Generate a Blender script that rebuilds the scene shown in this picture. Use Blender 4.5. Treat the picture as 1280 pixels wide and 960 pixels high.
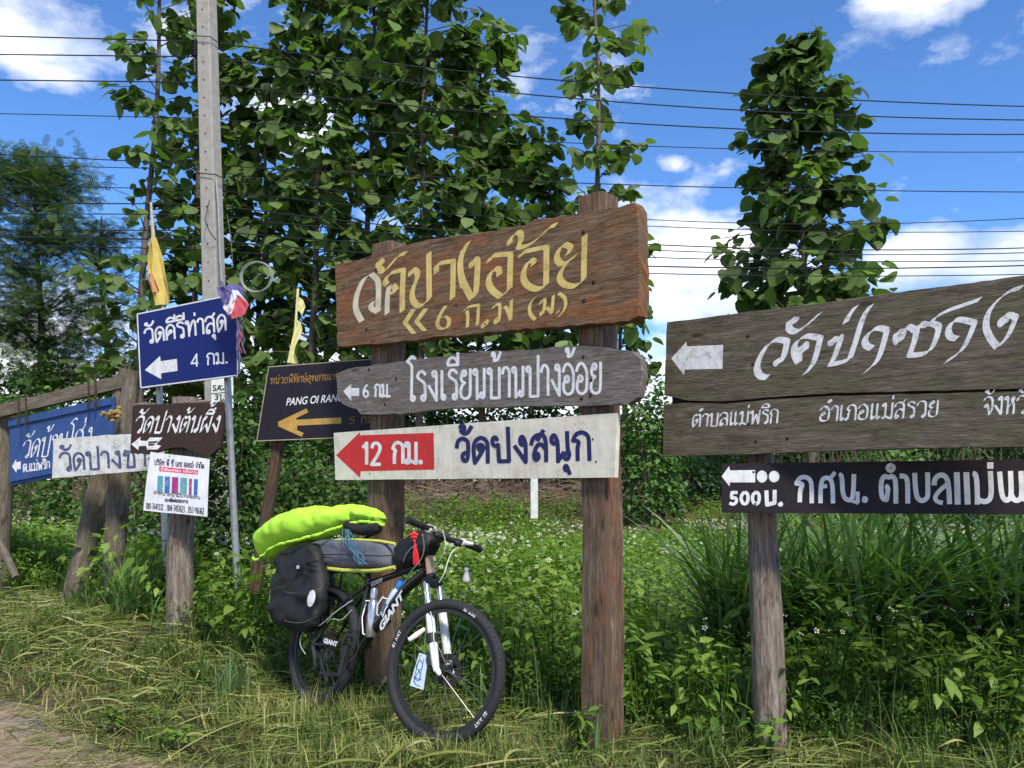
import bpy, math, random
import numpy as np
from mathutils import Vector, Matrix, noise as mnoise
from math import radians, sin, cos, pi, atan2, sqrt
random.seed(7); RNG = np.random.default_rng(11)
for o in list(bpy.data.objects): bpy.data.objects.remove(o)
SC = bpy.context.scene
COL = SC.collection

# ------------------------------------------------------------------ camera
F = 1024.0; CAMH = 1.35; PITCH = math.atan(120 / F)
cam = bpy.data.cameras.new('camera'); cam.sensor_width = 36; cam.lens = 36 * F / 1280
cam.clip_start = .05; cam.clip_end = 5000
camo = bpy.data.objects.new('camera', cam); COL.objects.link(camo)
camo.location = (0, 0, CAMH); camo.rotation_euler = (radians(90) + PITCH, 0, 0)
SC.camera = camo

# ------------------------------------------------------------------ light and sky
SUN_EL, SUN_AZ = radians(50), radians(158)      # azimuth from +Y towards +X: behind and to the right of the camera
SUN_E, SKY_E, EXPO = 3.5, 0.15, 0.58
sun = bpy.data.lights.new('sun', 'SUN'); sun.energy = SUN_E; sun.angle = radians(10); sun.color = (1, .94, .82)
suno = bpy.data.objects.new('sun', sun); COL.objects.link(suno)
sdir = Vector((cos(SUN_EL) * sin(SUN_AZ), cos(SUN_EL) * cos(SUN_AZ), sin(SUN_EL)))
suno.rotation_euler = (-sdir).to_track_quat('-Z', 'Y').to_euler(); suno.location = (6, -6, 12)
SC.view_settings.view_transform = 'Standard'; SC.view_settings.look = 'None'
SC.view_settings.exposure = EXPO; SC.view_settings.gamma = 1

def raydir(px, py):
    x = (px - 640) / F; u = (480 - py) / F; c, s = cos(PITCH), sin(PITCH)
    return Vector((x, c - u * s, s + u * c))
def P(px, py, Y):
    d = raydir(px, py); return Vector((0, 0, CAMH)) + d * (Y / d.y)

W = bpy.data.worlds.new('World'); SC.world = W; W.use_nodes = True
def build_world():
    nt = W.node_tree; nt.nodes.clear(); N = nt.nodes.new; L = nt.links.new
    out = N('ShaderNodeOutputWorld'); bg = N('ShaderNodeBackground'); bg.inputs[1].default_value = SKY_E
    sky = N('ShaderNodeTexSky'); sky.sky_type = 'NISHITA'; sky.sun_disc = False
    sky.sun_elevation = SUN_EL; sky.sun_rotation = SUN_AZ
    sky.altitude = 1500; sky.air_density = 1.0; sky.dust_density = .15; sky.ozone_density = 3.0
    tc = N('ShaderNodeTexCoord')
    nz = N('ShaderNodeTexNoise'); nz.inputs['Scale'].default_value = 5.5; nz.inputs['Detail'].default_value = 9; nz.inputs['Roughness'].default_value = .62
    mp = N('ShaderNodeMapping'); mp.inputs['Scale'].default_value = (1, 1, 1.9)
    L(tc.outputs['Generated'], mp.inputs[0]); L(mp.outputs[0], nz.inputs['Vector'])
    nz2 = N('ShaderNodeTexNoise'); nz2.inputs['Scale'].default_value = 2.1; nz2.inputs['Detail'].default_value = 3
    L(mp.outputs[0], nz2.inputs['Vector'])
    def math_(op, a, b=None, clamp=False):
        m = N('ShaderNodeMath'); m.operation = op; m.use_clamp = clamp
        for i, v in enumerate((a, b)):
            if v is None: continue
            if isinstance(v, (int, float)): m.inputs[i].default_value = v
            else: L(v, m.inputs[i])
        return m.outputs[0]
    sep = N('ShaderNodeSeparateXYZ'); L(tc.outputs['Generated'], sep.inputs[0])
    z = sep.outputs['Z']
    # bank of cumulus low over the horizon
    band = math_('SUBTRACT', 0.222, z); band = math_('MULTIPLY', band, 7.0)
    fields = [(band, 2.6)]
    cur = math_('MINIMUM', band, .9)
    def blob(px, py, r, amt, off=0.0):
        nonlocal cur
        d = raydir(px, py).normalized()
        s = N('ShaderNodeVectorMath'); s.operation = 'SUBTRACT'; L(tc.outputs['Generated'], s.inputs[0]); s.inputs[1].default_value = d
        sc = N('ShaderNodeVectorMath'); sc.operation = 'MULTIPLY'; L(s.outputs[0], sc.inputs[0]); sc.inputs[1].default_value = (1, 1, 1.9)
        ln = N('ShaderNodeVectorMath'); ln.operation = 'LENGTH'; L(sc.outputs[0], ln.inputs[0])
        v = math_('SUBTRACT', 1.0, math_('DIVIDE', ln.outputs['Value'], r)); v = math_('SUBTRACT', math_('MULTIPLY', v, amt), off)
        cur = math_('MAXIMUM', cur, v)
    for b in BLOBS: blob(*b)
    # scattered clouds over the rest of the sky
    far = math_('MULTIPLY', math_('SUBTRACT', nz2.outputs['Fac'], .60), 4.0)
    front = math_('MULTIPLY', math_('SUBTRACT', .35, sep.outputs['Y']), 1.5, True)
    cur = math_('MAXIMUM', cur, math_('MULTIPLY', math_('ADD', far, .45), front))
    cur = math_('MAXIMUM', cur, -.9)
    m = math_('ADD', cur, math_('MULTIPLY', math_('SUBTRACT', nz.outputs['Fac'], .5), 2.4))
    ramp = N('ShaderNodeValToRGB'); L(m, ramp.inputs[0])
    e = ramp.color_ramp.elements; e[0].position = .12; e[0].color = (0, 0, 0, 1); e[1].position = .62; e[1].color = (1, 1, 1, 1)
    # cloud shading: brighter lumps and greyer bases
    n3 = N('ShaderNodeTexNoise'); n3.inputs['Scale'].default_value = 9; n3.inputs['Detail'].default_value = 6; L(mp.outputs[0], n3.inputs['Vector'])
    r2 = N('ShaderNodeValToRGB'); L(n3.outputs['Fac'], r2.inputs[0])
    e = r2.color_ramp.elements; e[0].position = .3; e[0].color = (2.9, 3.5, 4.6, 1); e[1].position = .60; e[1].color = (6.8, 6.8, 6.9, 1)
    tint = N('ShaderNodeMix'); tint.data_type = 'RGBA'; tint.blend_type = 'MULTIPLY'; tint.inputs[0].default_value = 1
    L(sky.outputs[0], tint.inputs[6]); tint.inputs[7].default_value = SKY_TINT
    mix = N('ShaderNodeMix'); mix.data_type = 'RGBA'
    fac = math_('MULTIPLY', ramp.outputs[0], .96)
    L(fac, mix.inputs[0]); L(tint.outputs[2], mix.inputs[6]); L(r2.outputs[0], mix.inputs[7])
    L(mix.outputs[2], bg.inputs[0]); L(bg.outputs[0], out.inputs[0])
SKY_TINT = (.55, .80, 1.06, 1)
BLOBS = [(45, 50, .12, .9, .18), (1150, -25, .11, .8, .15), (840, 105, .05, .5, .62), (845, 205, .05, .8, .45), (905, 215, .03, .6, .42),
         (880, 350, .16, 1.4), (930, 330, .10, 1.3), (1160, 330, .09, 1.3), (1270, 330, .10, 1.2), (70, 390, .12, 1.3), (330, 150, .10, .9)]
build_world()

# ------------------------------------------------------------------ helpers
MATS = {}
class NB:
    """tiny node builder"""
    def __init__(s, name):
        s.m = bpy.data.materials.new(name); s.m.use_nodes = True; s.nt = s.m.node_tree
        s.b = s.nt.nodes['Principled BSDF']; s.out = s.nt.nodes['Material Output']
    def N(s, t, **k):
        n = s.nt.nodes.new(t)
        for a, b in k.items(): setattr(n, a, b)
        return n
    def L(s, a, b): s.nt.links.new(a, b)
    def coord(s, kind='UV', scale=(1, 1, 1), loc=(0, 0, 0)):
        if kind == 'UV': src = s.N('ShaderNodeUVMap').outputs[0]
        else: src = s.N('ShaderNodeTexCoord').outputs[kind]
        mp = s.N('ShaderNodeMapping'); mp.inputs['Scale'].default_value = scale; mp.inputs['Location'].default_value = loc
        s.L(src, mp.inputs[0]); return mp.outputs[0]
    def noise(s, vec, scale, detail=4, rough=.55, dist=0):
        n = s.N('ShaderNodeTexNoise'); n.inputs['Scale'].default_value = scale; n.inputs['Detail'].default_value = detail
        n.inputs['Roughness'].default_value = rough; n.inputs['Distortion'].default_value = dist
        s.L(vec, n.inputs['Vector']); return n.outputs['Fac']
    def ramp(s, f, stops):
        r = s.N('ShaderNodeValToRGB'); s.L(f, r.inputs[0]); e = r.color_ramp.elements
        while len(e) < len(stops): e.new(.5)
        for i, (p, c) in enumerate(stops):
            e[i].position = p; e[i].color = c if len(c) == 4 else (*c, 1)
        return r.outputs[0]
    def mix(s, f, a, b, mode='MIX'):
        n = s.N('ShaderNodeMix', data_type='RGBA', blend_type=mode)
        for i, v in ((0, f), (6, a), (7, b)):
            if isinstance(v, (int, float)): n.inputs[i].default_value = v
            elif isinstance(v, tuple): n.inputs[i].default_value = v if len(v) == 4 else (*v, 1)
            else: s.L(v, n.inputs[i])
        return n.outputs[2]
    def bump(s, h, strength=.3, dist=.01):
        n = s.N('ShaderNodeBump'); n.inputs['Strength'].default_value = strength; n.inputs['Distance'].default_value = dist
        s.L(h, n.inputs['Height']); s.L(n.outputs[0], s.b.inputs['Normal'])
    def col(s, c):
        if isinstance(c, tuple): s.b.inputs['Base Color'].default_value = c if len(c) == 4 else (*c, 1)
        else: s.L(c, s.b.inputs['Base Color'])
    def fin(s, rough=.6, metal=0, spec=.5):
        s.b.inputs['Roughness'].default_value = rough; s.b.inputs['Metallic'].default_value = metal
        s.b.inputs['Specular IOR Level'].default_value = spec; return s.m

def wood(name, dark, mid, light, stain=None, grain=14, stain_amt=.5, rough=.85):
    k = NB(name)
    v1 = k.coord('UV', (1.6, grain * 2.2, 1)); v2 = k.coord('UV', (1, 3, 1)); v3 = k.coord('UV', (9, grain * 14, 1))
    g = k.noise(v1, 2.5, 6, .6, .6); f = k.noise(v3, 2, 3, .6); p = k.noise(v2, 2.2, 5, .65, .4)
    c = k.ramp(g, [(.3, dark), (.52, mid), (.72, light)])
    c = k.mix(.72, c, k.ramp(f, [(.34, (.22, .22, .22)), (.62, (1, 1, 1))]), 'MULTIPLY')
    if stain: c = k.mix(k.ramp(p, [(.47, (0, 0, 0)), (.66, (stain_amt,) * 3)]), c, stain)
    q = k.noise(k.coord('UV', (3, 5, 1), (4, 7, 0)), 3, 6, .7)
    c = k.mix(k.ramp(q, [(.50, (0, 0, 0)), (.72, (.45,) * 3)]), c, tuple(x * .42 for x in dark))
    v4 = k.coord('UV', (.9, grain * 3.1, 1), (3, 1, 0)); cr = k.noise(v4, 2.4, 7, .62, .5)
    crack = k.ramp(cr, [(.483, (1, 1, 1)), (.497, (0, 0, 0)), (.503, (0, 0, 0)), (.517, (1, 1, 1))])
    sel = k.ramp(p, [(.45, (0, 0, 0)), (.55, (1, 1, 1))])
    crm = k.mix(sel, (1, 1, 1), crack)
    c = k.mix(.75, c, crm, 'MULTIPLY')
    vo = k.N('ShaderNodeTexVoronoi'); vo.inputs['Scale'].default_value = 1; vo.inputs['Randomness'].default_value = 1; k.L(k.coord('UV', (2.3, 7, 1), (.3, .7, 0)), vo.inputs['Vector'])
    c = k.mix(k.ramp(vo.outputs['Distance'], [(.02, (.85,) * 3), (.075, (.6,) * 3), (.11, (0, 0, 0))]), c, tuple(x * .35 for x in dark))
    k.col(c)
    h = k.mix(.5, f, g); h = k.mix(.6, h, crm, 'MULTIPLY'); k.bump(h, .8, .006); return k.fin(rough, 0, .25)
def paint(name, c, wear=None, amt=.35, rough=.6, scale=9, fine=60):
    k = NB(name); v = k.coord('UV')
    n = k.noise(v, scale, 6, .7); n2 = k.noise(v, fine, 3, .7)
    b = k.mix(k.ramp(n, [(.35, (0, 0, 0)), (.75, (1, 1, 1))]), c, tuple(x * .72 for x in c))
    if wear:
        f = k.mix(.5, n, n2); b = k.mix(k.ramp(f, [(.52, (0, 0, 0)), (.62, (amt,) * 3)]), b, wear)
    n4 = k.noise(k.coord('UV', (14, 1.6, 1), (2, 5, 0)), 3, 5, .65); b = k.mix(.28, b, k.ramp(n4, [(.32, (.55, .52, .48)), (.55, (1, 1, 1))]), 'MULTIPLY')
    k.col(b); k.bump(n2, .25, .002); return k.fin(rough, 0, .2)
def plain(name, c, rough=.5, metal=0, var=.25, scale=30, bump=.1, spec=.5):
    k = NB(name); v = k.coord('Object'); n = k.noise(v, scale, 4, .6)
    k.col(k.mix(k.ramp(n, [(.3, (0, 0, 0)), (.7, (1, 1, 1))]), c, tuple(x * (1 - var) for x in c)))
    if bump: k.bump(n, bump, .003)
    return k.fin(rough, metal, spec)
def leafmat(name, cols, trans=.35, rough=.45, gain=1.0):
    k = NB(name); a = k.N('ShaderNodeAttribute', attribute_name='rnd')
    n = len(cols); c = k.ramp(a.outputs['Fac'], [(i / (n - 1), tuple(x * gain for x in cc)) for i, cc in enumerate(cols)])
    oi = k.N('ShaderNodeObjectInfo'); hv = k.N('ShaderNodeHueSaturation')
    mr = k.N('ShaderNodeMapRange'); mr.inputs['To Min'].default_value = .75; mr.inputs['To Max'].default_value = 1.25
    k.L(oi.outputs['Random'], mr.inputs[0]); k.L(mr.outputs[0], hv.inputs['Value']); k.L(c, hv.inputs['Color']); c = hv.outputs[0]
    k.col(c); k.b.inputs['Roughness'].default_value = rough; k.b.inputs['Specular IOR Level'].default_value = .35
    t = k.N('ShaderNodeBsdfTranslucent'); k.L(k.mix(1, c, (1.0, 1.25, .5), 'MULTIPLY'), t.inputs[0])
    ms = k.N('ShaderNodeMixShader'); ms.inputs[0].default_value = trans
    k.L(k.b.outputs[0], ms.inputs[1]); k.L(t.outputs[0], ms.inputs[2]); k.L(ms.outputs[0], k.out.inputs[0])
    return k.m

def empty(name, loc, label=None, cat=None, group=None, kind=None):
    o = bpy.data.objects.new(name, None); COL.objects.link(o); o.location = loc; o.empty_display_size = .1
    tag(o, label, cat, group, kind); return o
def tag(o, label=None, cat=None, group=None, kind=None):
    if label: o['label'] = label
    if cat: o['category'] = cat
    if group: o['group'] = group
    if kind: o['kind'] = kind
    return o
def wloc(o):
    v = Vector((0, 0, 0))
    while o is not None: v += o.location; o = o.parent
    return v

class MB:
    """collects geometry in world coordinates, links it as ONE mesh object"""
    def __init__(s): s.v = []; s.f = []; s.uv = []
    def add(s, verts, faces, uvs=None):
        n = len(s.v); s.v += [tuple(p) for p in verts]
        s.uv += list(uvs) if uvs is not None else [(p[0] + p[1] * .7, p[2]) for p in s.v[n:]]
        s.f += [tuple(i + n for i in f) for f in faces]; return s
    def box(s, o, a, b, c):
        """box from corner o with edge vectors a,b,c; grain along c"""
        o, a, b, c = map(Vector, (o, a, b, c))
        V = [o, o + a, o + a + b, o + b]; V += [p + c for p in V]
        quads = [(0, 3, 2, 1), (4, 5, 6, 7), (0, 1, 5, 4), (1, 2, 6, 5), (2, 3, 7, 6), (3, 0, 4, 7)]
        for k, q in enumerate(quads):
            pts = [V[i] for i in q]; e = (pts[1] - pts[0]).length; h = (pts[2] - pts[1]).length
            if k >= 2: uv = [(0, k * .3), (0, k * .3 + e), (h, k * .3 + e), (h, k * .3)]
            else: uv = [(0, 0), (e, 0), (e, h), (0, h)]
            s.add(pts, [(0, 1, 2, 3)], uv)
        return s
    def tube(s, pts, r, seg=8, cap=True, flat=1.0, up=None):
        pts = [Vector(p) for p in pts]; n = len(pts)
        rs = [r] * n if isinstance(r, (int, float)) else list(r)
        T = [(pts[min(i + 1, n - 1)] - pts[max(i - 1, 0)]).normalized() for i in range(n)]
        ref = Vector(up) if up else (Vector((0, 0, 1)) if abs(T[0].z) < .9 else Vector((1, 0, 0)))
        A = (ref - T[0] * ref.dot(T[0])).normalized(); V = []; U = []; dist = 0
        for i in range(n):
            A = (A - T[i] * A.dot(T[i])).normalized(); B = T[i].cross(A)
            if i: dist += (pts[i] - pts[i - 1]).length
            for k in range(seg):
                t = 2 * pi * k / seg
                V.append(pts[i] + (A * cos(t) + B * sin(t) * flat) * rs[i]); U.append((dist, min(k, seg - k) / seg * 6.28 * max(rs)))
        Fc = [(i * seg + k, i * seg + (k + 1) % seg, (i + 1) * seg + (k + 1) % seg, (i + 1) * seg + k) for i in range(n - 1) for k in range(seg)]
        if cap: Fc += [tuple(range(seg - 1, -1, -1)), tuple((n - 1) * seg + k for k in range(seg))]
        return s.add(V, Fc, U)
    def ell(s, c, a, b, d, seg=12, rings=8):
        c = Vector(c); a, b, d = Vector(a), Vector(b), Vector(d); V = []; Fc = []
        for i in range(rings + 1):
            ph = pi * i / rings
            for k in range(seg):
                t = 2 * pi * k / seg; V.append(c + a * cos(t) * sin(ph) + b * sin(t) * sin(ph) + d * cos(ph))
        for i in range(rings):
            for k in range(seg): Fc.append((i * seg + k, i * seg + (k + 1) % seg, (i + 1) * seg + (k + 1) % seg, (i + 1) * seg + k))
        return s.add(V, Fc)
    def ring(s, c, a, b, n, R, r, seg=48, k=8, rz=None):
        """torus in plane a,b with normal n"""
        c, a, b, n = map(Vector, (c, a, b, n)); V = []; Fc = []; U = []; rz = rz or r
        for i in range(seg):
            t = 2 * pi * i / seg; rad = a * cos(t) + b * sin(t)
            for j in range(k):
                q = 2 * pi * j / k; V.append(c + rad * (R + r * cos(q)) + n * rz * sin(q)); U.append((t * R, q * r))
        for i in range(seg):
            for j in range(k):
                Fc.append((i * k + j, ((i + 1) % seg) * k + j, ((i + 1) % seg) * k + (j + 1) % k, i * k + (j + 1) % k))
        return s.add(V, Fc, U)
    def disc(s, c, a, b, n, R0, R1, th, seg=24):
        c, a, b, n = map(Vector, (c, a, b, n)); V = []; Fc = []
        for R in (R0, R1):
            for z in (-th / 2, th / 2):
                for i in range(seg):
                    t = 2 * pi * i / seg; V.append(c + (a * cos(t) + b * sin(t)) * R + n * z)
        def q(A, B):
            for i in range(seg): Fc.append((A * seg + i, A * seg + (i + 1) % seg, B * seg + (i + 1) % seg, B * seg + i))
        q(0, 2); q(3, 1); q(2, 3); q(1, 0); return s.add(V, Fc)
    def build(s, name, mat, parent=None, smooth=True, angle=40, **tags):
        me = bpy.data.meshes.new(name)
        off = wloc(parent) if parent else Vector((0, 0, 0))
        V = np.array(s.v, dtype=np.float64) - np.array(off)
        me.from_pydata(V.tolist(), [], s.f)
        uvl = me.uv_layers.new(name='UVMap'); li = np.empty(len(me.loops), dtype=np.int32); me.loops.foreach_get('vertex_index', li)
        uvl.data.foreach_set('uv', np.array(s.uv, dtype=np.float32)[li].ravel())
        if mat: me.materials.append(mat)
        if smooth:
            me.shade_smooth()
            try: me.set_sharp_from_angle(angle=radians(angle))
            except Exception: pass
        o = bpy.data.objects.new(name, me); COL.objects.link(o)
        if parent: o.parent = parent
        tag(o, **tags) if tags else None
        return o

def npmesh(name, V, Fq, rnd=None, mat=None, parent=None, smooth=False, uv=None):
    """V (n,3) float, Fq (m,k) int faces all of k corners"""
    me = bpy.data.meshes.new(name); V = np.ascontiguousarray(V, dtype=np.float32); Fq = np.ascontiguousarray(Fq, dtype=np.int32)
    if parent: V = V - np.array(wloc(parent), dtype=np.float32)
    m, k = Fq.shape
    me.vertices.add(len(V)); me.vertices.foreach_set('co', V.ravel())
    me.loops.add(m * k); me.loops.foreach_set('vertex_index', Fq.ravel())
    me.polygons.add(m); me.polygons.foreach_set('loop_start', np.arange(0, m * k, k, dtype=np.int32))
    try: me.polygons.foreach_set('loop_total', np.full(m, k, dtype=np.int32))
    except Exception: pass
    if smooth: me.polygons.foreach_set('use_smooth', np.ones(m, dtype=bool))
    me.update(calc_edges=True)
    if rnd is not None:
        a = me.attributes.new('rnd', 'FLOAT', 'POINT'); a.data.foreach_set('value', np.ascontiguousarray(rnd, dtype=np.float32))
    if mat: me.materials.append(mat)
    o = bpy.data.objects.new(name, me); COL.objects.link(o)
    if parent: o.parent = parent
    return o

class Plane:
    """upright plane through the place seen at column xl (distance dl) and xr (distance dr)"""
    def __init__(s, xl, dl, xr, dr, tilt=0):
        a = P(xl, 600, dl); b = P(xr, 600, dr); s.o = a
        s.u = Vector((b.x - a.x, b.y - a.y, 0)).normalized()
        s.n = Vector((s.u.y, -s.u.x, 0))                     # faces the camera
        if s.n.dot(-a) < 0: s.n = -s.n
        s.v = Vector((0, 0, 1))
        if tilt: s.n = (s.n + s.v * tilt).normalized(); s.v = s.u.cross(s.n); s.v = -s.v if s.v.z < 0 else s.v
    def at(s, px, py, off=0):
        d = raydir(px, py); c = Vector((0, 0, CAMH)); t = ((s.o - c).dot(s.n) + off) / d.dot(s.n)
        return c + d * t
    def uv(s, p): q = p - s.o; return (q.dot(s.u), q.dot(s.v))

def dens(poly, step):
    """subdivide a closed outline"""
    out = []
    for i, a in enumerate(poly):
        b = poly[(i + 1) % len(poly)]; L = math.hypot(b[0] - a[0], b[1] - a[1]); k = max(1, int(L / step))
        for j in range(k): out.append((a[0] + (b[0] - a[0]) * j / k, a[1] + (b[1] - a[1]) * j / k))
    return out
def board(pl, poly, th, name, mat, parent, off=0, bev=.004, rough=0.0, step=12, **tags):
    """plank cut to an outline: front face at off, thickness th backwards, bevelled rim"""
    pts = dens(poly, step); r = random.Random(len(pts) + int(poly[0][0]))
    q = [pl.at(x + r.uniform(-1, 1) * rough, y + r.uniform(-1, 1) * rough, off) for x, y in pts]
    c = sum(q, Vector()) / len(q); n = len(q); mb = MB()
    inn = [p + ((c - p).normalized() * bev if bev else Vector()) for p in q]
    rings = [[p for p in inn], [p - pl.n * bev for p in q], [p - pl.n * (th - bev) for p in q], [p - pl.n * th for p in inn]]
    V = [p for R in rings for p in R]; U = [pl.uv(p) for p in V]
    for k in (1, 2):
        for i in range(n): U[k * n + i] = (U[k * n + i][0] + (k - 1) * th, U[k * n + i][1] + (k - 1) * th)
    Fc = [tuple(range(n))] + [tuple(3 * n + i for i in range(n - 1, -1, -1))]
    for k in range(3):
        for i in range(n): Fc.append((k * n + i, (k + 1) * n + i, (k + 1) * n + (i + 1) % n, k * n + (i + 1) % n))
    mb.add(V, Fc, U)
    o = mb.build(name, mat, parent, angle=30, **tags)
    # consistent normals (n-gon winding depends on the outline's direction)
    import bmesh
    bm = bmesh.new(); bm.from_mesh(o.data); bmesh.ops.recalc_face_normals(bm, faces=bm.faces); bm.to_mesh(o.data); bm.free()
    return o
def center(pl, poly, off=0, th=.03):
    ps = [pl.at(x, y, off - th / 2) for x, y in poly]; c = sum(ps, Vector()) / len(ps); c.z = min(p.z for p in ps); return c

# ------------------------------------------------------------------ lettering
def smooth_path(pts, it=2):
    """Chaikin; a point written twice stays a corner"""
    P_ = [tuple(p) for p in pts]; segs = []; cur = [P_[0]]
    for i in range(1, len(P_)):
        cur.append(P_[i])
        if i < len(P_) - 1 and P_[i] == P_[i + 1]: segs.append(cur); cur = []
    segs.append(cur); out = []
    for sg in segs:
        sg = [p for i, p in enumerate(sg) if i == 0 or p != sg[i - 1]]
        for _ in range(it):
            if len(sg) < 3: break
            ns = [sg[0]]
            for i in range(len(sg) - 1):
                a, b = sg[i], sg[i + 1]
                if i > 0: ns.append((a[0] * .75 + b[0] * .25, a[1] * .75 + b[1] * .25))
                if i < len(sg) - 2: ns.append((a[0] * .25 + b[0] * .75, a[1] * .25 + b[1] * .75))
            ns.append(sg[-1]); sg = ns
        out += sg if not out or out[-1] != sg[0] else sg[1:]
    return out
class Ink:
    """paint strokes laid on a board; each piece a hair above the one before so nothing is coplanar"""
    def __init__(s, pl, base=.0008): s.pl = pl; s.k = 0; s.base = base; s.mb = MB(); s.done = []; s.nm = None
    def cut(s, nm=None):
        if s.mb.v: s.done.append((s.mb, s.nm)); s.mb = MB()
        s.nm = nm
    def _o(s): s.k += 1; return s.base + (s.k % 60) * .000008
    def poly(s, pts):
        o = s._o(); q = [s.pl.at(x, y, o) for x, y in pts]; s.mb.add(q, [tuple(range(len(q)))], [s.pl.uv(p) for p in q])
    def stroke(s, pts, w, nib=None, it=2, taper=0):
        p = smooth_path(pts, it); n = len(p)
        if n < 2: return
        for i in range(n - 1):
            (x0, y0), (x1, y1) = p[i], p[i + 1]
            L = math.hypot(x1 - x0, y1 - y0)
            if L < 1e-6: continue
            def tp(j):
                if not taper: return 1
                t = j / (n - 1); return max(.25, min(1, t / taper if taper else 1, (1 - t) / taper))
            if nib is not None:
                nx, ny = cos(nib) * w / 2, -sin(nib) * w / 2
                m = .16 * w; tx, ty = (x1 - x0) / L, (y1 - y0) / L      # minimal width along the nib
                px_, py_ = -ty * m / 1.0, tx * m
                if nx * px_ + ny * py_ < 0: px_, py_ = -px_, -py_
                cr = nx * px_ + ny * py_
                nx, ny = nx + px_ * .5, ny + py_ * .5
                a, b = tp(i), tp(i + 1)
                s.poly([(x0 - nx * a, y0 - ny * a), (x1 - nx * b, y1 - ny * b), (x1 + nx * b, y1 + ny * b), (x0 + nx * a, y0 + ny * a)])
            else:
                tx, ty = (x1 - x0) / L, (y1 - y0) / L; a, b = tp(i) * w / 2, tp(i + 1) * w / 2; nx, ny = -ty, tx
                s.poly([(x0 - nx * a, y0 - ny * a), (x1 - nx * b, y1 - ny * b), (x1 + nx * b, y1 + ny * b), (x0 + nx * a, y0 + ny * a)])
                if i < n - 2:
                    s.poly([(x1 + cos(t) * b, y1 + sin(t) * b) for t in np.linspace(0, 2 * pi, 9)[:-1]])
    def build(s, name, mat, parent, **t):
        s.cut()
        for mb, nm in s.done: mb.build(nm or name, mat, parent, smooth=False, **t)

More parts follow.
